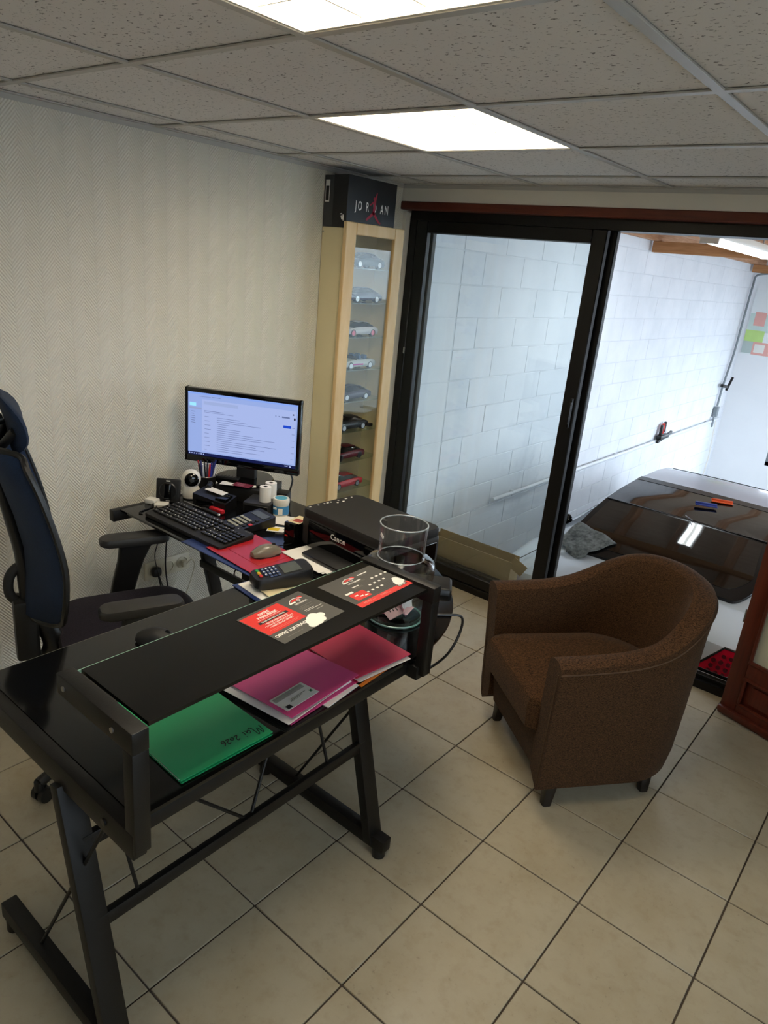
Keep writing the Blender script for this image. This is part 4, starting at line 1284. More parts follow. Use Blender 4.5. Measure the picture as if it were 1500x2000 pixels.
for r in range(3): rbox(b_, (.033, -.018 - .0125 * r, tz(-.018 - .0125 * r) + .001), (.007, .009, .004), .001, 1, RT)
obj('number_keys', b_, mat('blue_grey_key', '46567e', .4, var=(20, .05)), ct)['kind'] = 'stuff'
for k, (c_, nm) in enumerate((('22a04a', 'green_key'), ('e0b020', 'yellow_key'), ('c82a2a', 'red_key'))):
    obj(nm, rbox(B(), (-.024 + .019 * k, -.072, tz(-.072) + .001), (.016, .010, .005), .0015, 1, RT), mat('key_' + c_, c_, .4, var=(20, .04)), ct)
b_ = B()
for r in range(4):
    for k in range(3): rbox(b_, (-.024 + .019 * k, -.018 - .0125 * r, tz(-.018 - .0125 * r) + .0032), (.004, .005, .0004), 0, 1, RT)
obj('key_legends', b_, WHITE_INK, ct)['kind'] = 'stuff'
obj('yellow_sticker', rbox(B(), (.0415, .03, .018), (.001, .045, .012), 0), mat('ochre_sticker', 'b98f3a', .5, var=(20, .08)), ct)

# ================================================================== VASE, ITS CARDS AND THE DEVICE BEHIND IT
vs = thing('glass_vase', 'large clear glass vase with a wide body and straight neck', 'vase', (1.440, -1.640, DZ))
OUT_ = [(.082, .012), (.088, .03), (.097, .10), (.104, .155), (.1045, .170), (.101, .184), (.090, .193), (.076, .197), (.0690, .202), (.069, .25), (.0715, .300)]
b_ = B(); lathe(b_, OUT_, 48, cap0=False, cap1=False); obj('wall', b_, VASE, vs)
b_ = B(); lathe(b_, [(r - .0038, z + .002) for r, z in OUT_], 48, cap0=False, cap1=False); obj('inner_wall', b_, VASE, vs)
def hoop(r, z, t): return tube(B(), [(r * math.cos(a), r * math.sin(a), z) for a in [2 * PI * k / 48 for k in range(49)]], t, 8, 0)
obj('rim', hoop(.0697, .301, .0021), mat('glass_rim', 'd5dde0', .08, 0, .8, trans=.6), vs)
b_ = B(); lathe(b_, [(.076, 0), (.0815, .004), (.0825, .012), (.078, .016)], 48); obj('base', b_, VASE_BASE, vs)
obj('base_rim', hoop(.0825, .006, .003), mat('green_glass_rim', '9cc7bd', .08, 0, .8, trans=.5), vs)
obj('neck_ring', hoop(.0690, .2005, .0016), MATS['glass_rim'], vs)
obj('sticker', rbox(B(), (-.030, -.0605, .268), (.020, .001, .010), 0, 1, Euler((0, .35, -.45)).to_matrix()), WHITE_PAPER, vs)
random.seed(11)
PINKC = mat('pink_printed_card', 'b8798c', .5, var=(30, .12)); MARC = mat('dark_pink_card', '8d3350', .5, var=(30, .1)); PALE = mat('pale_pink_card', 'd3b3b8', .5, var=(30, .06))
spec = [(-.01, -.015, .06, .1, 1.35, PALE, 'upright pale pink card with print'), (.012, .01, .055, 1.3, 1.25, WHITE_PAPER, 'upright white card'), (-.02, .02, .04, .7, .9, MARC, 'tilted dark pink card'),
        (.01, -.03, .034, -.5, .45, PALE, 'pale pink card lying low at the front'), (-.012, -.012, .028, .9, .25, MARC, 'dark pink card lying flat'), (.02, .0, .05, 2.4, 1.15, PINKC, 'leaning pink card'), (.0, .02, .024, .2, .12, PALE, 'bottom pale pink card'), (.035, .015, .075, 1.9, 1.4, WHITE_PAPER, 'tall white card against the glass')]
for k, (x, y, z, a, tl, m_, l_) in enumerate(spec):
    t = thing('printed_card', l_ + ' in the glass vase', 'card', (1.440 + x * .9, -1.640 + y * .9, DZ + z), a, 'cards in the glass vase')
    R_ = Euler((tl, 0, 0)).to_matrix()
    obj('sheet', rbox(B(), (0, 0, 0), (.078, .05, .0012), 0, 1, R_), m_, t)
    b_ = B()
    for q in range(3): rbox(b_, R_ @ Vector((-.008, .012 - .010 * q, .0009)), (.045 - .008 * q, .003, .0004), 0, 1, R_)
    obj('print', b_, BLACK_INK if k % 2 else MARC, t)
dv = thing('router', 'low black wedge-shaped box behind the glass vase', 'router', (1.385, -1.408, DZ), math.radians(35))
b_ = B(); ring_loft(b_, [[Vector((x, y, z * (1.25 if y > 0 else .8))) for x, y in rrect(.17 * g, .075 * g, .008, 3)] for z, g in ((0, 1), (.022, 1), (.028, .9))]); obj('case', b_, BLACK_PLASTIC, dv)
obj('green_light', rbox(B(), (-.02, -.026, .0228), (.012, .004, .002), 0), mat('green_led', '2c7a55', .4, var=(20, .05)), dv)
b_ = B(); tube(b_, [(1.502, -1.565, .738), (1.54, -1.52, .739), (1.575, -1.475, .730), (1.575, -1.475, .67), (1.575, -1.53, .62), (1.575, -1.62, .61), (1.59, -1.70, .64), (1.60, -1.745, .665)], .0042, 8, 8)
tag(obj('power_cable', b_, BLACK_PLASTIC), 'black cable looping over the round end of the desk', 'cable')

# ================================================================== FOLDERS UNDER THE RAISED SHELF
GREEN = mat('green_card_folder', '22a668', .4, var=(10, .06)); PINK = mat('pink_card_folder', 'd64486', .4, var=(10, .06)); RASP = mat('raspberry_card_folder', 'c92a52', .4, var=(10, .06)); ORANGE = mat('orange_card_folder', 'd9781f', .45, var=(10, .06))
def folder(label, c, size, rz, m, z, sheets=3, fan=.006, off=(0, 0), open_=.004):
    t = thing('paper_folder', label, 'folder', (c[0], c[1], z), rz, 'card folders under the raised shelf')
    w, h = size
    obj('back_cover', rbox(B(), (0, 0, .0006), (w, h, .0012), 0), m, t)
    for k in range(sheets):
        obj('sheet', rbox(B(), (off[0] + .002 * k, off[1] - fan * k, .0018 + .0016 * k), (w - .012, h - .012, .0012), 0, 1, .012 * (k - 1)), WHITE_PAPER, t)
    zt = .0022 + .0016 * sheets
    b_ = B(); ring_loft(b_, [[Vector((x, y, zt + dz + (open_ if x > 0 else 0))) for x, y in ((-w / 2, -h / 2), (w / 2, -h / 2), (w / 2, h / 2), (-w / 2, h / 2))] for dz in (0, .0012)])
    cv = obj('front_cover', b_, m, t)
    return t, cv, zt
# long side towards the desk edge lies along +x (out from under the shelf)
t, cv, zt = folder('green card folder with handwriting, nearest the end of the desk', (1.45, -2.392), (.315, .232), math.radians(-2), GREEN, DZ, 1, .004, (-.004, -.003), .003)
hw = B()
INKZ = zt + .0050
def stroke(pts, r=.0011):
    tube(hw, [Vector((p[0], p[1], 0)) for p in pts], r, 5, 5)
# handwriting read along -y: letters M a i  2 0 2 6 (local u to the right, v up)
stroke([(0, 0), (.003, .022), (.006, .026), (.007, .012), (.010, .006), (.014, .022), (.018, .026), (.019, .010), (.021, -.002), (.026, -.004)])
stroke([(.034, .010), (.029, .011), (.027, .004), (.031, .0), (.035, .007), (.036, .0), (.038, .0)]); stroke([(.042, .010), (.042, .001), (.045, .001)]); stroke([(.043, .017), (.0435, .0175)])
stroke([(.058, .012), (.063, .016), (.065, .010), (.058, .0), (.067, .001)]); stroke([(.073, .009), (.069, .005), (.072, .0), (.077, .004), (.073, .009)])
stroke([(.081, .012), (.085, .015), (.087, .009), (.080, .0), (.088, .0)]); stroke([(.098, .016), (.092, .008), (.092, .0), (.097, -.001), (.098, .005), (.093, .006)])
obj('handwriting', hw, BLACK_INK, cv, (.118, .108, INKZ - .0012), (0, 0, -PI / 2 - .05))
t, cv, zt = folder('bright pink card folder stuffed with papers and a white card on top', (1.452, -2.118), (.315, .245), math.radians(3.5), PINK, DZ + .0022, 6, .004, (-.006, -.006), .007)
bc = obj('attached_card', rbox(B(), (.105, -.058, zt + .0085), (.060, .108, .001), 0, 1, Euler((0, -.028, 0)).to_matrix()), WHITE_PAPER, t)
b_ = B()
for k in range(7): rbox(b_, (.081 + .0022 * k, -.06, zt + .0089), (.0009, .096, .0006), 0)
for k in range(3): rbox(b_, (.108 + .004 * k, -.05 - .008 * k, zt + .0096), (.0012, .05 - .01 * k, .0006), 0)
obj('card_print', b_, GREY_INK, bc)
b_ = B(); rbox(b_, (.126, -.098, zt + .0100), (.012, .014, .0006), 0); obj('card_stamp', b_, BLACK_INK, bc)
b_ = B(); rbox(b_, (.117, -.014, zt + .0098), (.010, .003, .0006), 0, 1, .8); rbox(b_, (.117, -.014, zt + .0098), (.010, .003, .0006), 0, 1, -.8); obj('green_cross', b_, mat('dark_green_ink', '1f6b3a', .6, var=(20, .05)), bc)
og2 = thing('paper_folder', 'orange card folder under the raspberry folder', 'folder', (1.455, -1.900, DZ), math.radians(4), 'card folders under the raised shelf')
obj('cover', rbox(B(), (0, 0, .001), (.32, .215, .002), 0), ORANGE, og2)
folder('raspberry red card folder at the far end of the raised shelf', (1.462, -1.882), (.305, .200), math.radians(-6), RASP, DZ + .0025, 3, .003, (.008, .004), .006)
tag(obj('envelope', rbox(B(), (0, 0, .001), (.13, .15, .002), 0), WHITE_PAPER, None, (1.553, -2.052, DZ), (0, 0, math.radians(6))), 'white envelope peeping out under the pink folder at the desk edge', 'envelope')

# ================================================================== FLYERS ON THE RAISED SHELF
def flyer_base(label, c, rz):
    t = thing('flyer', label, 'flyer', (c[0], c[1], SZ), rz, 'flyers on the raised shelf')
    obj('sheet', rbox(B(), (0, 0, .0004), (.21, .148, .0008), 0), FLYER, t)
    return t
FZ = .00095
def fq(t, nm, rects, m, z=0.):
    b_ = B()
    for u0, v0, u1, v1 in rects:
        quad(b_, -.105 + .21 * u0, -.105 + .21 * u1, .074 - .148 * v1, .074 - .148 * v0)
    return obj(nm, b_, m, t, (0, 0, FZ + z), smooth=False)
def fxt(t, s, size, u, v, m=WHITE_INK, z=.0004, **kw):
    return text(t, s, size, m, (-.105 + .21 * u, .074 - .148 * v, FZ + z), **kw)
def car_logo(t, u, v, k=1.):
    x0, y0 = -.105 + .21 * u, .074 - .148 * v
    b_ = B(); tube(b_, [(-.026 * k, -.004 * k, 0), (-.018 * k, .004 * k, 0), (-.004 * k, .010 * k, 0), (.010 * k, .008 * k, 0), (.022 * k, .001 * k, 0)], .0009, 5, 5)
    b_2 = B(); prism(b_2, [(-.018 * k, .000), (-.006 * k, .007 * k), (.008 * k, .006 * k), (.012 * k, -.001)], 0, .0002); prism(b_2, [(.010 * k, .001), (.012 * k, .010 * k), (.026 * k, .011 * k), (.028 * k, .003 * k)], 0, .0002)
    b_3 = B(); prism(b_3, [(-.028 * k, -.008 * k), (-.026 * k, -.002 * k), (-.006 * k, -.003 * k), (-.008 * k, -.008 * k)], 0, .0002)
    b_4 = B(); tube(b_4, [(.006 * k + .0048 * k * math.cos(a), -.003 * k + .0048 * k * math.sin(a), 0) for a in [2 * PI * q / 14 for q in range(15)]], .0008, 5, 0)
    obj('logo_red', b_2, RED_INK, t, (x0, y0, FZ + .0002)); obj('logo_outline', b_, WHITE_INK, t, (x0, y0, FZ + .0004))
    obj('logo_bumper', b_3, WHITE_INK, t, (x0, y0, FZ + .0004)); obj('logo_wheel', b_4, WHITE_INK, t, (x0, y0, FZ + .0006))
    fxt(t, 'DETAILING', .0085 * k, u + .01, v + .105, bold=.02)
fa = flyer_base('charcoal flyer with a red panel reading OFFRE PARE-BRISE, nearer the green folder', (1.520, -2.152), PI / 2 + .085)
fq(fa, 'red_panel', [(0.012, .05, .60, .68)], RED_INK)
fxt(fa, 'OFFRE', .0125, .32, .135, bold=.03); fxt(fa, 'PARE-BRISE', .0125, .32, .215, bold=.03)
fq(fa, 'rule', [(.13, .268, .50, .275)], WHITE_INK, .0003)
fq(fa, 'black_bar', [(.10, .31, .545, .375)], BLACK_INK, .0003); fxt(fa, 'SANS AVANCE DE FRAIS', .0068, .32, .342, z=.0007, bold=.02)
for k, s_ in enumerate(('• FRANCHISE OFFERTE', '• LAVAGE COMPLET OFFERT', '• VERRE BLACK OFFERT')):
    fxt(fa, s_, .0072, .32, .415 + .058 * k, bold=.02)
fq(fa, 'small_print', [(.08, .595, .54, .601), (.12, .625, .50, .631)], mat('pale_red_ink', 'e88a80', .6, var=(20, .03)), .0003)
car_logo(fa, .80, .20)
fq(fa, 'contact_lines', [(.70, .40, .92, .406), (.67, .435, .80, .441), (.67, .46, .88, .466), (.67, .485, .80, .491)], GREY_INK, .0002)
fq(fa, 'contact_bold', [(.68, .53, .84, .54), (.68, .565, .95, .575), (.80, .63, .93, .636)], WHITE_INK, .0002)
fxt(fa, 'OFFRE LUSTRAGE', .0135, .28, .79, bold=.03)
fq(fa, 'under_line', [(.12, .90, .36, .906)], GREY_INK, .0002)
b_ = B()
for u, v, r in ((.555, .86, .016), (.60, .80, .015), (.655, .77, .016), (.70, .80, .011), (.745, .80, .010), (.50, .95, .010), (.54, .93, .014), (.60, .93, .016), (.67, .88, .014)):
    bmesh.ops.create_circle(b_, cap_ends=True, radius=r, segments=20, matrix=Matrix.Translation((-.105 + .21 * u, max(-.074 + r, .074 - .148 * v), 6e-5 * len(b_.faces))))
obj('foam', b_, WHITE_INK, fa, (0, 0, FZ + .0003), smooth=False)
fb_ = flyer_base('charcoal price-list flyer with a red foot band beside the glass vase', (1.524, -1.893), PI / 2 + .03)
fq(fb_, 'red_band', [(.0, .865, 1, 1)], RED_INK)
car_logo(fb_, .42, .18, 1.0)
RW = []
for r in range(4):
    for k in range(3): RW.append((.56 + .10 * k * 0 + r * .085, .24 + .18 * k, .60 + r * .085, .262 + .18 * k))
fq(fb_, 'prices', [(.52 + .09 * r - .17 * k + .17, .36 + .155 * k + .048 * r * 0, .56 + .09 * r - .17 * k + .17, .40 + .155 * k) for k in range(3) for r in range(4)], WHITE_INK, .0003)
fq(fb_, 'row_titles', [(.62, .13, .80, .155), (.46, .26, .58, .285), (.30, .40, .42, .425)], WHITE_INK, .0003)
fq(fb_, 'row_notes', [(.62, .175, .74, .18), (.62, .195, .74, .20), (.46, .305, .62, .31), (.46, .33, .62, .335), (.30, .445, .46, .45), (.30, .47, .46, .475)], GREY_INK, .0003)
fq(fb_, 'rules', [(.15, .66 + .045 * k, .98, .664 + .045 * k) for k in range(4)], mat('dark_rule', '2e2c2a', .6, var=(20, .05)), .0002)
fq(fb_, 'red_cell', [(.10, .57, .36, .80)], RED_INK, .0003)
fq(fb_, 'cell_title', [(.09, .50, .22, .55)], WHITE_INK, .0004)
fq(fb_, 'cell_prices', [(.15, .64, .21, .67), (.20, .70, .26, .73), (.27, .73, .33, .76)], WHITE_INK, .0006)
fq(fb_, 'band_print', [(.10, .90, .24, .915), (.10, .93, .30, .936), (.42, .90, .55, .915), (.42, .93, .60, .936)], mat('pale_red_ink', 'e88a80'), .0003)
b_ = B()
for u, v, r in ((.86, .78, .010), (.89, .74, .011), (.92, .70, .012), (.84, .83, .009), (.88, .81, .012), (.93, .78, .012)):
    bmesh.ops.create_circle(b_, cap_ends=True, radius=r, segments=20, matrix=Matrix.Translation((-.105 + .21 * u, .074 - .148 * v, 6e-5 * len(b_.faces))))
obj('foam', b_, WHITE_INK, fb_, (0, 0, FZ + .0004), smooth=False)
fq(fb_, 'band_tag', [(.78, .87, .95, .93)], BLACK_INK, .0003); fq(fb_, 'tag_print', [(.79, .88, .94, .892), (.79, .905, .92, .917)], WHITE_INK, .0006)

# ================================================================== UNDER THE DESK: SOCKETS, TRUNKING, CABLES
so = thing('wall_socket', 'cream triple wall socket on the wallpaper under the desk', 'socket', (0, -1.465, .345))
IVORY = mat('ivory_plastic', 'd8d0b8', .4, var=(10, .03))
obj('plate', rbox(B(), (.006, 0, 0), (.012, .235, .085), .004), IVORY, so)
for k in range(3):
    b_ = B(); lathe(b_, [(.030, 0), (.030, .004), (.026, .006), (.022, -.004)], 24, (.010, -.075 + .075 * k, 0), ax=axis_to((1, 0, 0))); obj('socket_well', b_, IVORY, so)
tag(obj('cable_trunking', rbox(B(), (0, 0, .155), (.03, .05, .31), .003), IVORY, None, (.016, -1.66, .085)), 'cream cable trunking on the wall beside the sockets', 'trunking')
b_ = B(); rbox(b_, (.025, -.0, 0), (.035, .045, .045), .015); b2 = thing('plug', 'black plug in the left wall socket', 'plug', (.008, -1.54, .345)); obj('body', b_, BLACK_PLASTIC, b2)
b_ = B(); tube(b_, [(.04, 0, -.01), (.05, .01, -.08), (.05, .03, -.14), (.05, .06, -.22)], .004, 8); obj('lead', b_, BLACK_PLASTIC, b2)
b2 = thing('plug', 'cream plug in the right wall socket with its lead hanging', 'plug', (.008, -1.39, .345)); b_ = B(); rbox(b_, (.022, 0, 0), (.03, .036, .036), .014); obj('body', b_, IVORY, b2)
b_ = B(); tube(b_, [(.035, 0, 0), (.05, .02, .025), (.05, .035, -.01), (.05, .01, -.09), (.05, -.02, -.16)], .003, 8); obj('lead', b_, IVORY, b2)
for k, (pts, l_) in enumerate(((((.13, -1.60, .70), (.12, -1.585, .55), (.10, -1.59, .46), (.08, -1.56, .36), (.07, -1.52, .24), (.07, -1.5, .12)), 'thin black cable hanging left of the sockets under the desk'),
                               (((.14, -1.55, .70), (.13, -1.55, .55), (.11, -1.545, .42), (.09, -1.525, .32), (.08, -1.5, .2), (.08, -1.48, .1)), 'thicker black cable hanging in front of the sockets'),
                               (((.30, -1.22, .70), (.26, -1.26, .55), (.27, -1.24, .42), (.24, -1.27, .33), (.28, -1.22, .25), (.23, -1.25, .18), (.22, -1.32, .10)), 'tangled black cable right of the wing leg'),
                               (((.38, -1.22, .70), (.42, -1.2, .58), (.40, -1.18, .50), (.33, -1.22, .46), (.36, -1.2, .40), (.42, -1.22, .38), (.37, -1.24, .45), (.30, -1.2, .36)), 'knotted black cable with a loop under the wing'))):
    b_ = B(); tube(b_, pts, .0035 if k != 0 else .0022, 7, 6)
    tag(obj('hanging_cable', b_, BLACK_PLASTIC), l_, 'cable')
b_ = B(); rbox(b_, (0, 0, 0), (.05, .035, .085), .006, 2, Euler((.3, .2, .3)).to_matrix())
tag(obj('power_supply', b_, BLACK_PLASTIC, None, (.33, -1.265, .36)), 'black power supply hanging among cables under the wing', 'power supply')
b_ = B(); rbox(b_, (0, 0, 0), (.028, .03, .07), .006, 2, Euler((.2, .3, .1)).to_matrix())
tag(obj('power_supply', b_, BLACK_PLASTIC, None, (.31, -1.225, .505)), 'smaller black adapter hanging above the larger one under the wing', 'power supply')
ps = thing('power_strip', 'white power strip on the floor against the wall', 'power strip', (.10, -1.42, 0), .0)
obj('body', rbox(B(), (0, 0, .0225), (.055, .30, .045), .008), WHITE_PLASTIC, ps)
for k in range(4):
    b_ = B(); lathe(b_, [(.019, 0), (.019, .002), (.015, .002)], 18, (0, -.1 + .066 * k, .045)); obj('outlet', b_, IVORY, ps)
tag(obj('plug_block', rbox(B(), (0, 0, .03), (.045, .05, .06), .01), mat('navy_plastic', '161d38', .4, var=(10, .1)), None, (.10, -1.52, .045)), 'dark blue plug standing in the power strip', 'plug')

# ================================================================== THE CAR IN THE GARAGE
CX = 1.47
car = thing('car', 'light grey car with a dark glass roof parked tail-first in the garage', 'car', (CX, 2.4, ZG))
PAINT = mat('pale_grey_car_paint', 'c4cdd6', .18, .0, .5, var=(3, .03), coat=.7)
DGLASS = mat('dark_car_glass', '0d0c0b', .04, 0, .9, var=(4, .1))
TRIMB = mat('black_car_trim', '0a0a0c', .25, var=(10, .1))
def cpt(bm):
    for v in bm.verts: v.co -= Vector((CX, 2.4, ZG))
    return bm
def cpart(nm, bm, m, par=None): return obj(nm, cpt(bm), m, par or car)
# lower body: (y, half width, shoulder z, deck z)
ST = [(.335, .70, -.20, -.17), (.34, .78, -.10, -.075), (.372, .805, -.045, -.01), (.40, .815, .055, .085), (.44, .82, .085, .112), (.60, .83, .115, .150), (.82, .84, .135, .195), (1.1, .85, .140, .215), (1.6, .86, .13, .2), (2.2, .86, .12, .18), (2.9, .86, .11, .17), (3.4, .855, .09, .15), (3.8, .84, .04, .09), (4.15, .80, -.06, -.02), (4.35, .72, -.22, -.19), (4.38, .66, -.30, -.27)]
body = B(); rings = []
for y, w, zs, zd in ST:
    rings.append([Vector((CX + x, y, z)) for x, z in ((-w * .92, ZG + .20), (-w * .99, ZG + .36), (-w * 1.01, zs - .28), (-w * 1.0, zs - .12), (-w * .965, zs - .03), (-w * .90, zs + .005), (-w * .72, zd * .75 + zs * .25), (-w * .4, zd), (0, zd + .008),
                                                             (w * .4, zd), (w * .72, zd * .75 + zs * .25), (w * .90, zs + .005), (w * .965, zs - .03), (w * 1.0, zs - .12), (w * 1.01, zs - .28), (w * .99, ZG + .36), (w * .92, ZG + .20))])
ring_loft(body, rings); bo = cpart('body', body, PAINT)
# greenhouse shell
GH = [(.70, .56, .165), (.86, .545, .255), (1.00, .52, .335), (1.18, .495, .412), (1.40, .49, .440), (1.80, .49, .462), (2.10, .485, .462), (2.35, .48, .44), (2.75, .50, .30), (3.05, .54, .16)]
gh = B(); rings = []
for y, w, z in GH:
    rings.append([Vector((CX + x, y, zz)) for x, zz in ((-.79, .10), (-w - .045, max(.11, z - .06)), (-w, z - .012), (-w * .5, z), (0, z + .006), (w * .5, z), (w, z - .012), (w + .045, max(.11, z - .06)), (.79, .10))])
ring_loft(gh, rings); cpart('cabin_shell', gh, PAINT)
def gsurf(ys, wf, lift, thick=.004, nx=12, corner=None):
    """glass panel riding on the greenhouse"""
    def at(y):
        for (a, wa, za), (b_, wb, zb) in zip(GH, GH[1:]):
            if a <= y <= b_:
                t = (y - a) / (b_ - a); return wa + (wb - wa) * t, za + (zb - za) * t
        return GH[-1][1:]
    bm = B(); top = []
    for y in ys:
        w, z = at(y); w *= wf(y) if callable(wf) else wf
        top.append([Vector((CX + w * u, y, z + lift + .006 * (1 - u * u))) for u in [-1 + 2 * k / nx for k in range(nx + 1)]])
    rings = [r + [v - Vector((0, 0, thick + .012)) for v in reversed(r)] for r in top]
    return ring_loft(bm, rings)
def wr_border(y): return 1.0 if y > .86 else .80 + .20 * math.sqrt(max(0, (y - .735) / .125))
def wr_glass(y): return .93 if y > .90 else .70 + .23 * math.sqrt(max(0, (y - .79) / .11))
NB = [.735, .738, .745, .76, .78, .81, .86, .95, 1.05, 1.185]
NG = [.79, .793, .80, .815, .84, .87, .90, 1.0, 1.1, 1.165]
rwb = cpart('rear_window_border', gsurf(NB, wr_border, .012), TRIMB)
cpart('rear_window', gsurf(NG, wr_glass, .0165), DGLASS, rwb)
cpart('roof_glass', gsurf([1.20, 1.3, 1.4, 1.55, 1.68], 1.0, .014), DGLASS)
cpart('roof_band', gsurf([1.684, 1.72, 1.77], 1.0, .016), TRIMB)
cpart('roof_panel', gsurf([1.78, 1.95, 2.1, 2.3], .99, .012), mat('violet_grey_roof', 'a9a9b6', .2, var=(6, .04), coat=.6))
cpart('windscreen', gsurf([2.36, 2.5, 2.75, 2.98], .95, .012), DGLASS)
b_ = B(); rbox(b_, (CX, 1.19, .430), (.97, .012, .006), .002, 1); cpart('roof_seal', b_, TRIMB)
for s in (-1, 1):
    b_ = B()
    P_ = [(1.20, .345, .56), (2.30, .372, .55), (2.70, .14, .775), (1.05, .14, .775)]
    v1 = [b_.verts.new((CX + s * (x + .008), y, z)) for y, z, x in P_]; b_.faces.new(v1)
    cpart('side_window', b_, DGLASS)
    b_ = B(); tube(b_, [(CX + s * .53, 1.0, .322), (CX + s * .505, 1.2, .405), (CX + s * .502, 1.5, .434), (CX + s * .502, 2.0, .452)], .006, 6, 4); cpart('roof_rail', b_, TRIMB)
    # tail lamps
    lp = B(); yb, yf_ = .30, .42
    pts = [(.425 if s > 0 else .60, -.055), (.545 if s > 0 else .66, .095), (.80, .075), (.815, -.06), (.57 if s > 0 else .70, -.075)]
    ring_loft(lp, [[Vector((CX + s * x, .375 + .03 * (x > .75), z)) for x, z in pts], [Vector((CX + s * x, .352 + .05 * (x > .75) + .012 * (z > .05), z)) for x, z in pts]])
    lo = cpart('tail_lamp', lp, mat('red_lamp_plastic', 'c4122e', .12, 0, .5, var=(20, .08), coat=.5))
    lb2 = B(); tube(lb2, [Vector((CX + s * x, .350 + .05 * (x > .75) + .012 * (z > .05), z)) for x, z in pts + pts[:1]], .006, 6, 0); cpart('lamp_border', lb2, TRIMB, lo)
    for r in range(4):
        for k in range(5):
            xx = .50 + .035 * k + .006 * r; zz = -.045 + .032 * r
            if s > 0 and (zz + .055) < (xx - .435) * 1.25 and zz < .07:
                d_ = B(); cyl(d_, (CX + s * xx, .349 + .004 * (zz > 0), zz), (CX + s * xx, .343 + .012 * (zz > .03), zz), .011, 12); cpart('lamp_cell', d_, mat('dark_red_cell', '5a0a16', .3, var=(20, .1)), lo)
    b_ = B(); bar(b_, (CX + s * .61, .80, .192), (CX + s * .70, .44, .112), .003, .004); cpart('boot_gap', b_, TRIMB)
    # wheels
    for yw in (.98, 3.55):
        w_ = B(); lathe(w_, [(.20, 0), (.30, .0), (.315, .03), (.315, .17), (.30, .20), (.20, .20)], 28, (CX + s * .66, yw, ZG + .315), ax=axis_to((s, 0, 0))); wo = cpart('wheel', w_, mat('tyre_rubber', '151515', .8, var=(20, .1)))
        h_ = B(); lathe(h_, [(.21, .18), (.20, .195), (.05, .20)], 20, (CX + s * .66, yw, ZG + .315), ax=axis_to((s, 0, 0))); cpart('rim', h_, STEEL, wo)
b_ = B(); rbox(b_, (CX, .325, -.115), (1.52, .06, .075), .02, 3); cpart('bumper_ledge', b_, mat('white_bumper', 'd5dce4', .25, var=(5, .03)))
b_ = B(); rbox(b_, (CX, .34, -.42), (1.56, .06, .52), .025, 3); cpart('bumper', b_, PAINT)
# side mirror low by the rear shoulder as the photo shows it
sm = B(); bmesh.ops.create_uvsphere(sm, u_segments=20, v_segments=14, radius=1, matrix=Matrix.Translation((.684, 1.33, .135)) @ Matrix.Diagonal((.035, .03, .062, 1)))
mo = cpart('side_mirror', sm, GLOSS_BLACK)
b_ = B(); bar(b_, (.67, 1.33, .10), (.70, 1.36, .06), .03, .03, .006); cpart('mirror_stalk', b_, TRIMB, mo)
b_ = B(); rbox(b_, (1.50, 1.19, .445), (.004, .09, .006), .001, 1, .75); cpart('aerial_strip', b_, STEEL)
# things lying on the car
tw = B(); nx, ny = 18, 16
Pq = [Vector((.885, .73)), Vector((1.07, .665)), Vector((1.22, .84)), Vector((.93, .91))]
random.seed(4)
def car_top(x, y):
    dx = abs(x - CX)
    def it(tab, col):
        for a, b2 in zip(tab, tab[1:]):
            if a[0] <= y <= b2[0]:
                t = (y - a[0]) / (b2[0] - a[0]); return a[col] + (b2[col] - a[col]) * t
        return tab[0][col]
    zb = it(ST, 3) if dx < .33 else it(ST, 3) + (it(ST, 2) - it(ST, 3)) * min(1, (dx - .33) / .4)
    zg = -9
    if y > .70:
        w = it(GH, 1); z = it(GH, 2)
        zg = z + .02 if dx < w else z - .012 - (z - .10) * min(1, (dx - w) / (.79 - w)) * 1.0 + .02
    return max(zb, zg)
top = []
for i in range(nx + 1):
    r = []
    for j in range(ny + 1):
        u, v = i / nx, j / ny
        p = (Pq[0] * (1 - u) + Pq[1] * u) * (1 - v) + (Pq[3] * (1 - u) + Pq[2] * u) * v
        c_ = .06 * math.sin(PI * u) * (1 - v) * 0
        r.append(Vector((p.x, p.y, car_top(p.x, p.y) + .012 + .008 * math.sin(9 * u + 5 * v) * math.sin(7 * v - 3 * u))))
    top.append(r)
g1 = [[tw.verts.new(p) for p in r] for r in top]
for i in range(nx):
    for j in range(ny):
        tw.faces.new((g1[i][j], g1[i + 1][j], g1[i + 1][j + 1], g1[i][j + 1]))
TOWEL = m_fabric('grey_microfibre', '55595a', '8b9090', 60)
o = obj('towel', tw, TOWEL); sm_ = o.modifiers.new('thickness', 'SOLIDIFY'); sm_.thickness = .006; sm_.offset = 1
tag(o, 'grey microfibre towel draped over the rear corner of the car', 'towel')
for (c0, c1, m_, l_) in (((1.505, 1.60), (1.63, 1.65), mat('orange_plastic', 'd9541e', .4, var=(20, .05)), 'orange plastic squeegee lying on the car roof'), ((1.465, 1.43), (1.57, 1.475), mat('blue_plastic', '2b3d8f', .4, var=(20, .05)), 'blue plastic squeegee lying on the car roof')):
    t = thing('squeegee', l_, 'squeegee', ((c0[0] + c1[0]) / 2, (c0[1] + c1[1]) / 2, .475), math.atan2(c1[1] - c0[1], c1[0] - c0[0]))
    obj('blade', rbox(B(), (0, -.012, .004), (.13, .03, .005), .001, 1), m_, t); obj('spine', rbox(B(), (0, .008, .010), (.13, .014, .016), .004), m_, t)

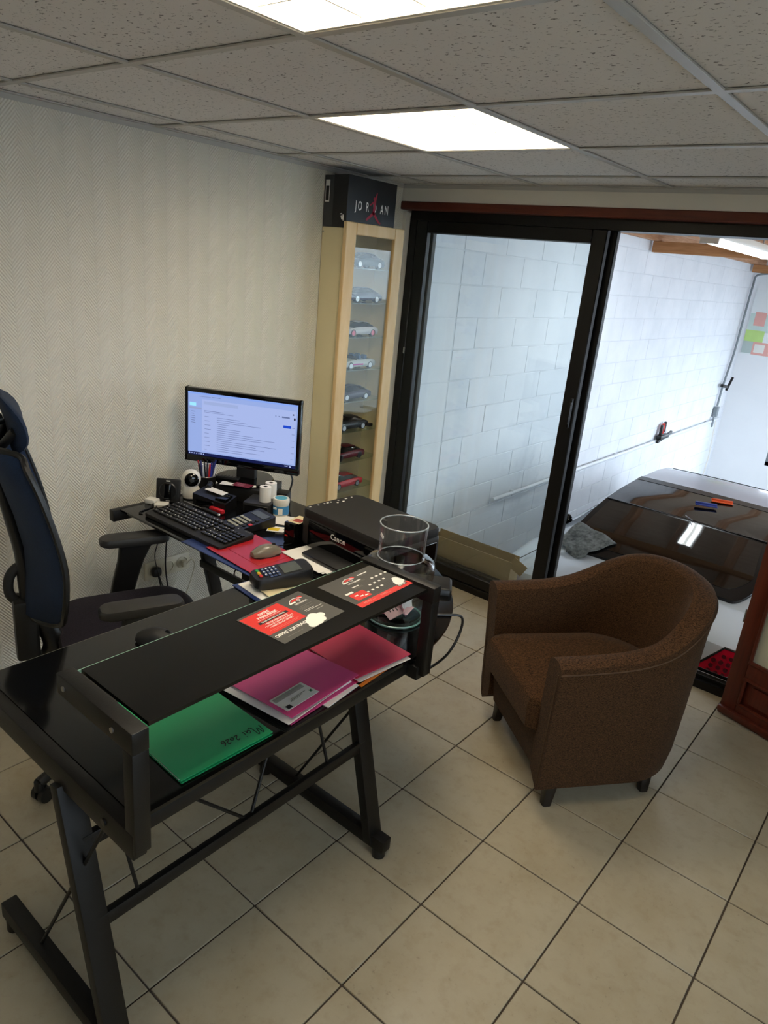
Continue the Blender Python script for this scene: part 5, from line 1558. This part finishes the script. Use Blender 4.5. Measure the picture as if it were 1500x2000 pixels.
# ================================================================== ON THE GARAGE WALLS
PIPE = mat('white_conduit', 'e2e6ea', .4, var=(6, .03))
cd_ = thing('wall_conduit', 'white horizontal conduit running along the block wall', 'conduit', (.03, 5.0, .10))
b_ = B(); cyl(b_, (0, -3.6, 0), (0, 2.45, 0), .016, 10); obj('pipe', b_, PIPE, cd_)
for k in range(6): obj('clip', rbox(B(), (-.006, -3.3 + 1.05 * k, 0), (.03, .025, .045), .004), PIPE, cd_)
hk = thing('brush_hook', 'black and red brushes hanging on a hook on the block wall', 'brushes', (.02, 5.1, .12))
for k in range(3):
    obj('bristle', rbox(B(), (.02, -.07 + .05 * k, .10 + .015 * k), (.03, .035, .12), .008), RED_INK if k == 1 else BLACK_PLASTIC, hk)
obj('holder', rbox(B(), (.03, 0, .02), (.06, .28, .05), .01), BLACK_PLASTIC, hk)
obj('handle', bar(B(), (.04, -.20, -.02), (.04, .25, .05), .03, .03, .008), BLACK_PLASTIC, hk)
hk = thing('tool_hook', 'black tool hanging near the far corner of the garage wall', 'tool', (.02, 7.30, .56))
obj('grip', bar(B(), (.03, -.18, .03), (.03, .10, -.01), .04, .04, .01), BLACK_PLASTIC, hk); obj('blade', bar(B(), (.04, .06, -.05), (.05, .20, .12), .03, .02, .004), BLACK_PLASTIC, hk)
jb = thing('junction_box', 'grey junction box with wires on the garage wall', 'junction box', (.0, 7.22, .22))
obj('box', rbox(B(), (.03, 0, 0), (.05, .10, .14), .006), GREYF, jb)
b_ = B(); tube(b_, [(.03, -.05, -.05), (.05, -.10, -.12), (.04, -.06, -.2), (.05, -.12, -.1)], .012, 7); obj('wires', b_, GREYF, jb)
b_ = B(); tube(b_, [(.03, 7.22, .30), (.03, 7.26, .60), (.03, 7.40, 1.0), (.03, 7.45, 1.5), (.03, 7.50, 1.88), (.04, 7.56, 2.02), (.25, 7.62, 2.06)], .014, 8)
tag(obj('wall_cable', b_, GREYF), 'grey cable climbing the corner of the garage wall', 'cable')
b_ = B(); tube(b_, [(.05, 7.25, .1), (.06, 7.24, -.1), (.07, 7.26, -.45), (.05, 7.25, -.8), (.06, 7.2, -.94)], .008, 7)
tag(obj('hanging_lead', b_, WHITE_PLASTIC), 'pale lead hanging below the junction box', 'cable')
bn = thing('banner', 'green, grey and red advertising banner on the far garage wall', 'banner', (.03, YF - .01, 1.0))  # inks paled: overexposed backlight is put into their colours
obj('sheet', rbox(B(), (.55, 0, .42), (1.10, .004, .86), 0), mat('white_vinyl', 'eef2f2', .5, var=(5, .03)), bn)
obj('green_field', rbox(B(), (.12, -.003, .24), (.24, .001, .16), 0), mat('overexposed_lime_ink', 'c4e58a', .5, var=(8, .08)), bn)
obj('grey_field', rbox(B(), (.07, -.0035, .09), (.14, .001, .16), 0), mat('overexposed_grey_green_ink', 'bccac6', .5, var=(8, .08)), bn)
obj('teal_field', rbox(B(), (.26, -.0028, .42), (.50, .001, .24), 0), mat('overexposed_teal_ink', 'cfe2dc', .5, var=(8, .08)), bn)
obj('red_arrow', rbox(B(), (.14, -.004, .47), (.14, .001, .18), 0), mat('overexposed_red_vinyl', 'ecb0a6', .5, var=(8, .08)), bn)
obj('red_row', rbox(B(), (.56, -.004, .085), (.86, .001, .17), 0), mat('overexposed_red_vinyl', 'ecb0a6'), bn)
for k in range(4): obj('white_cell', rbox(B(), (.22 + .19 * k, -.005, .085), (.13, .001, .11), 0), WHITE_INK, bn)
text(bn, 'KING', .15, WHITE_INK, (.45, -.006, .40), (PI / 2, 0, 0), bold=.02)

# cardboard tray outside the glass
cbd = thing('cardboard_box', 'low brown cardboard box standing behind the sliding door glass', 'cardboard box', (.60, .232, 0.0))
CARD = mat('brown_cardboard', '8a7350', .8, var=(12, .12))
for c, s_ in (((0, -.048, .105), (.56, .004, .21)), ((0, .048, .11), (.56, .004, .22)), ((-.28, 0, .10), (.004, .10, .20)), ((.28, 0, .10), (.004, .10, .20)), ((0, 0, .004), (.56, .10, .004))):
    obj('side', rbox(B(), c, s_, 0), CARD, cbd)
obj('flap', rbox(B(), (.315, -.03, .19), (.09, .004, .07), 0, 1, Euler((0, .5, .2)).to_matrix()), CARD, cbd)
ls = B(); rbox(ls, (.75, .235, -.05), (1.3, .11, .10), .004, 1)
struct('sill_ledge', ls, CONC, 'concrete ledge outside the fixed glass')
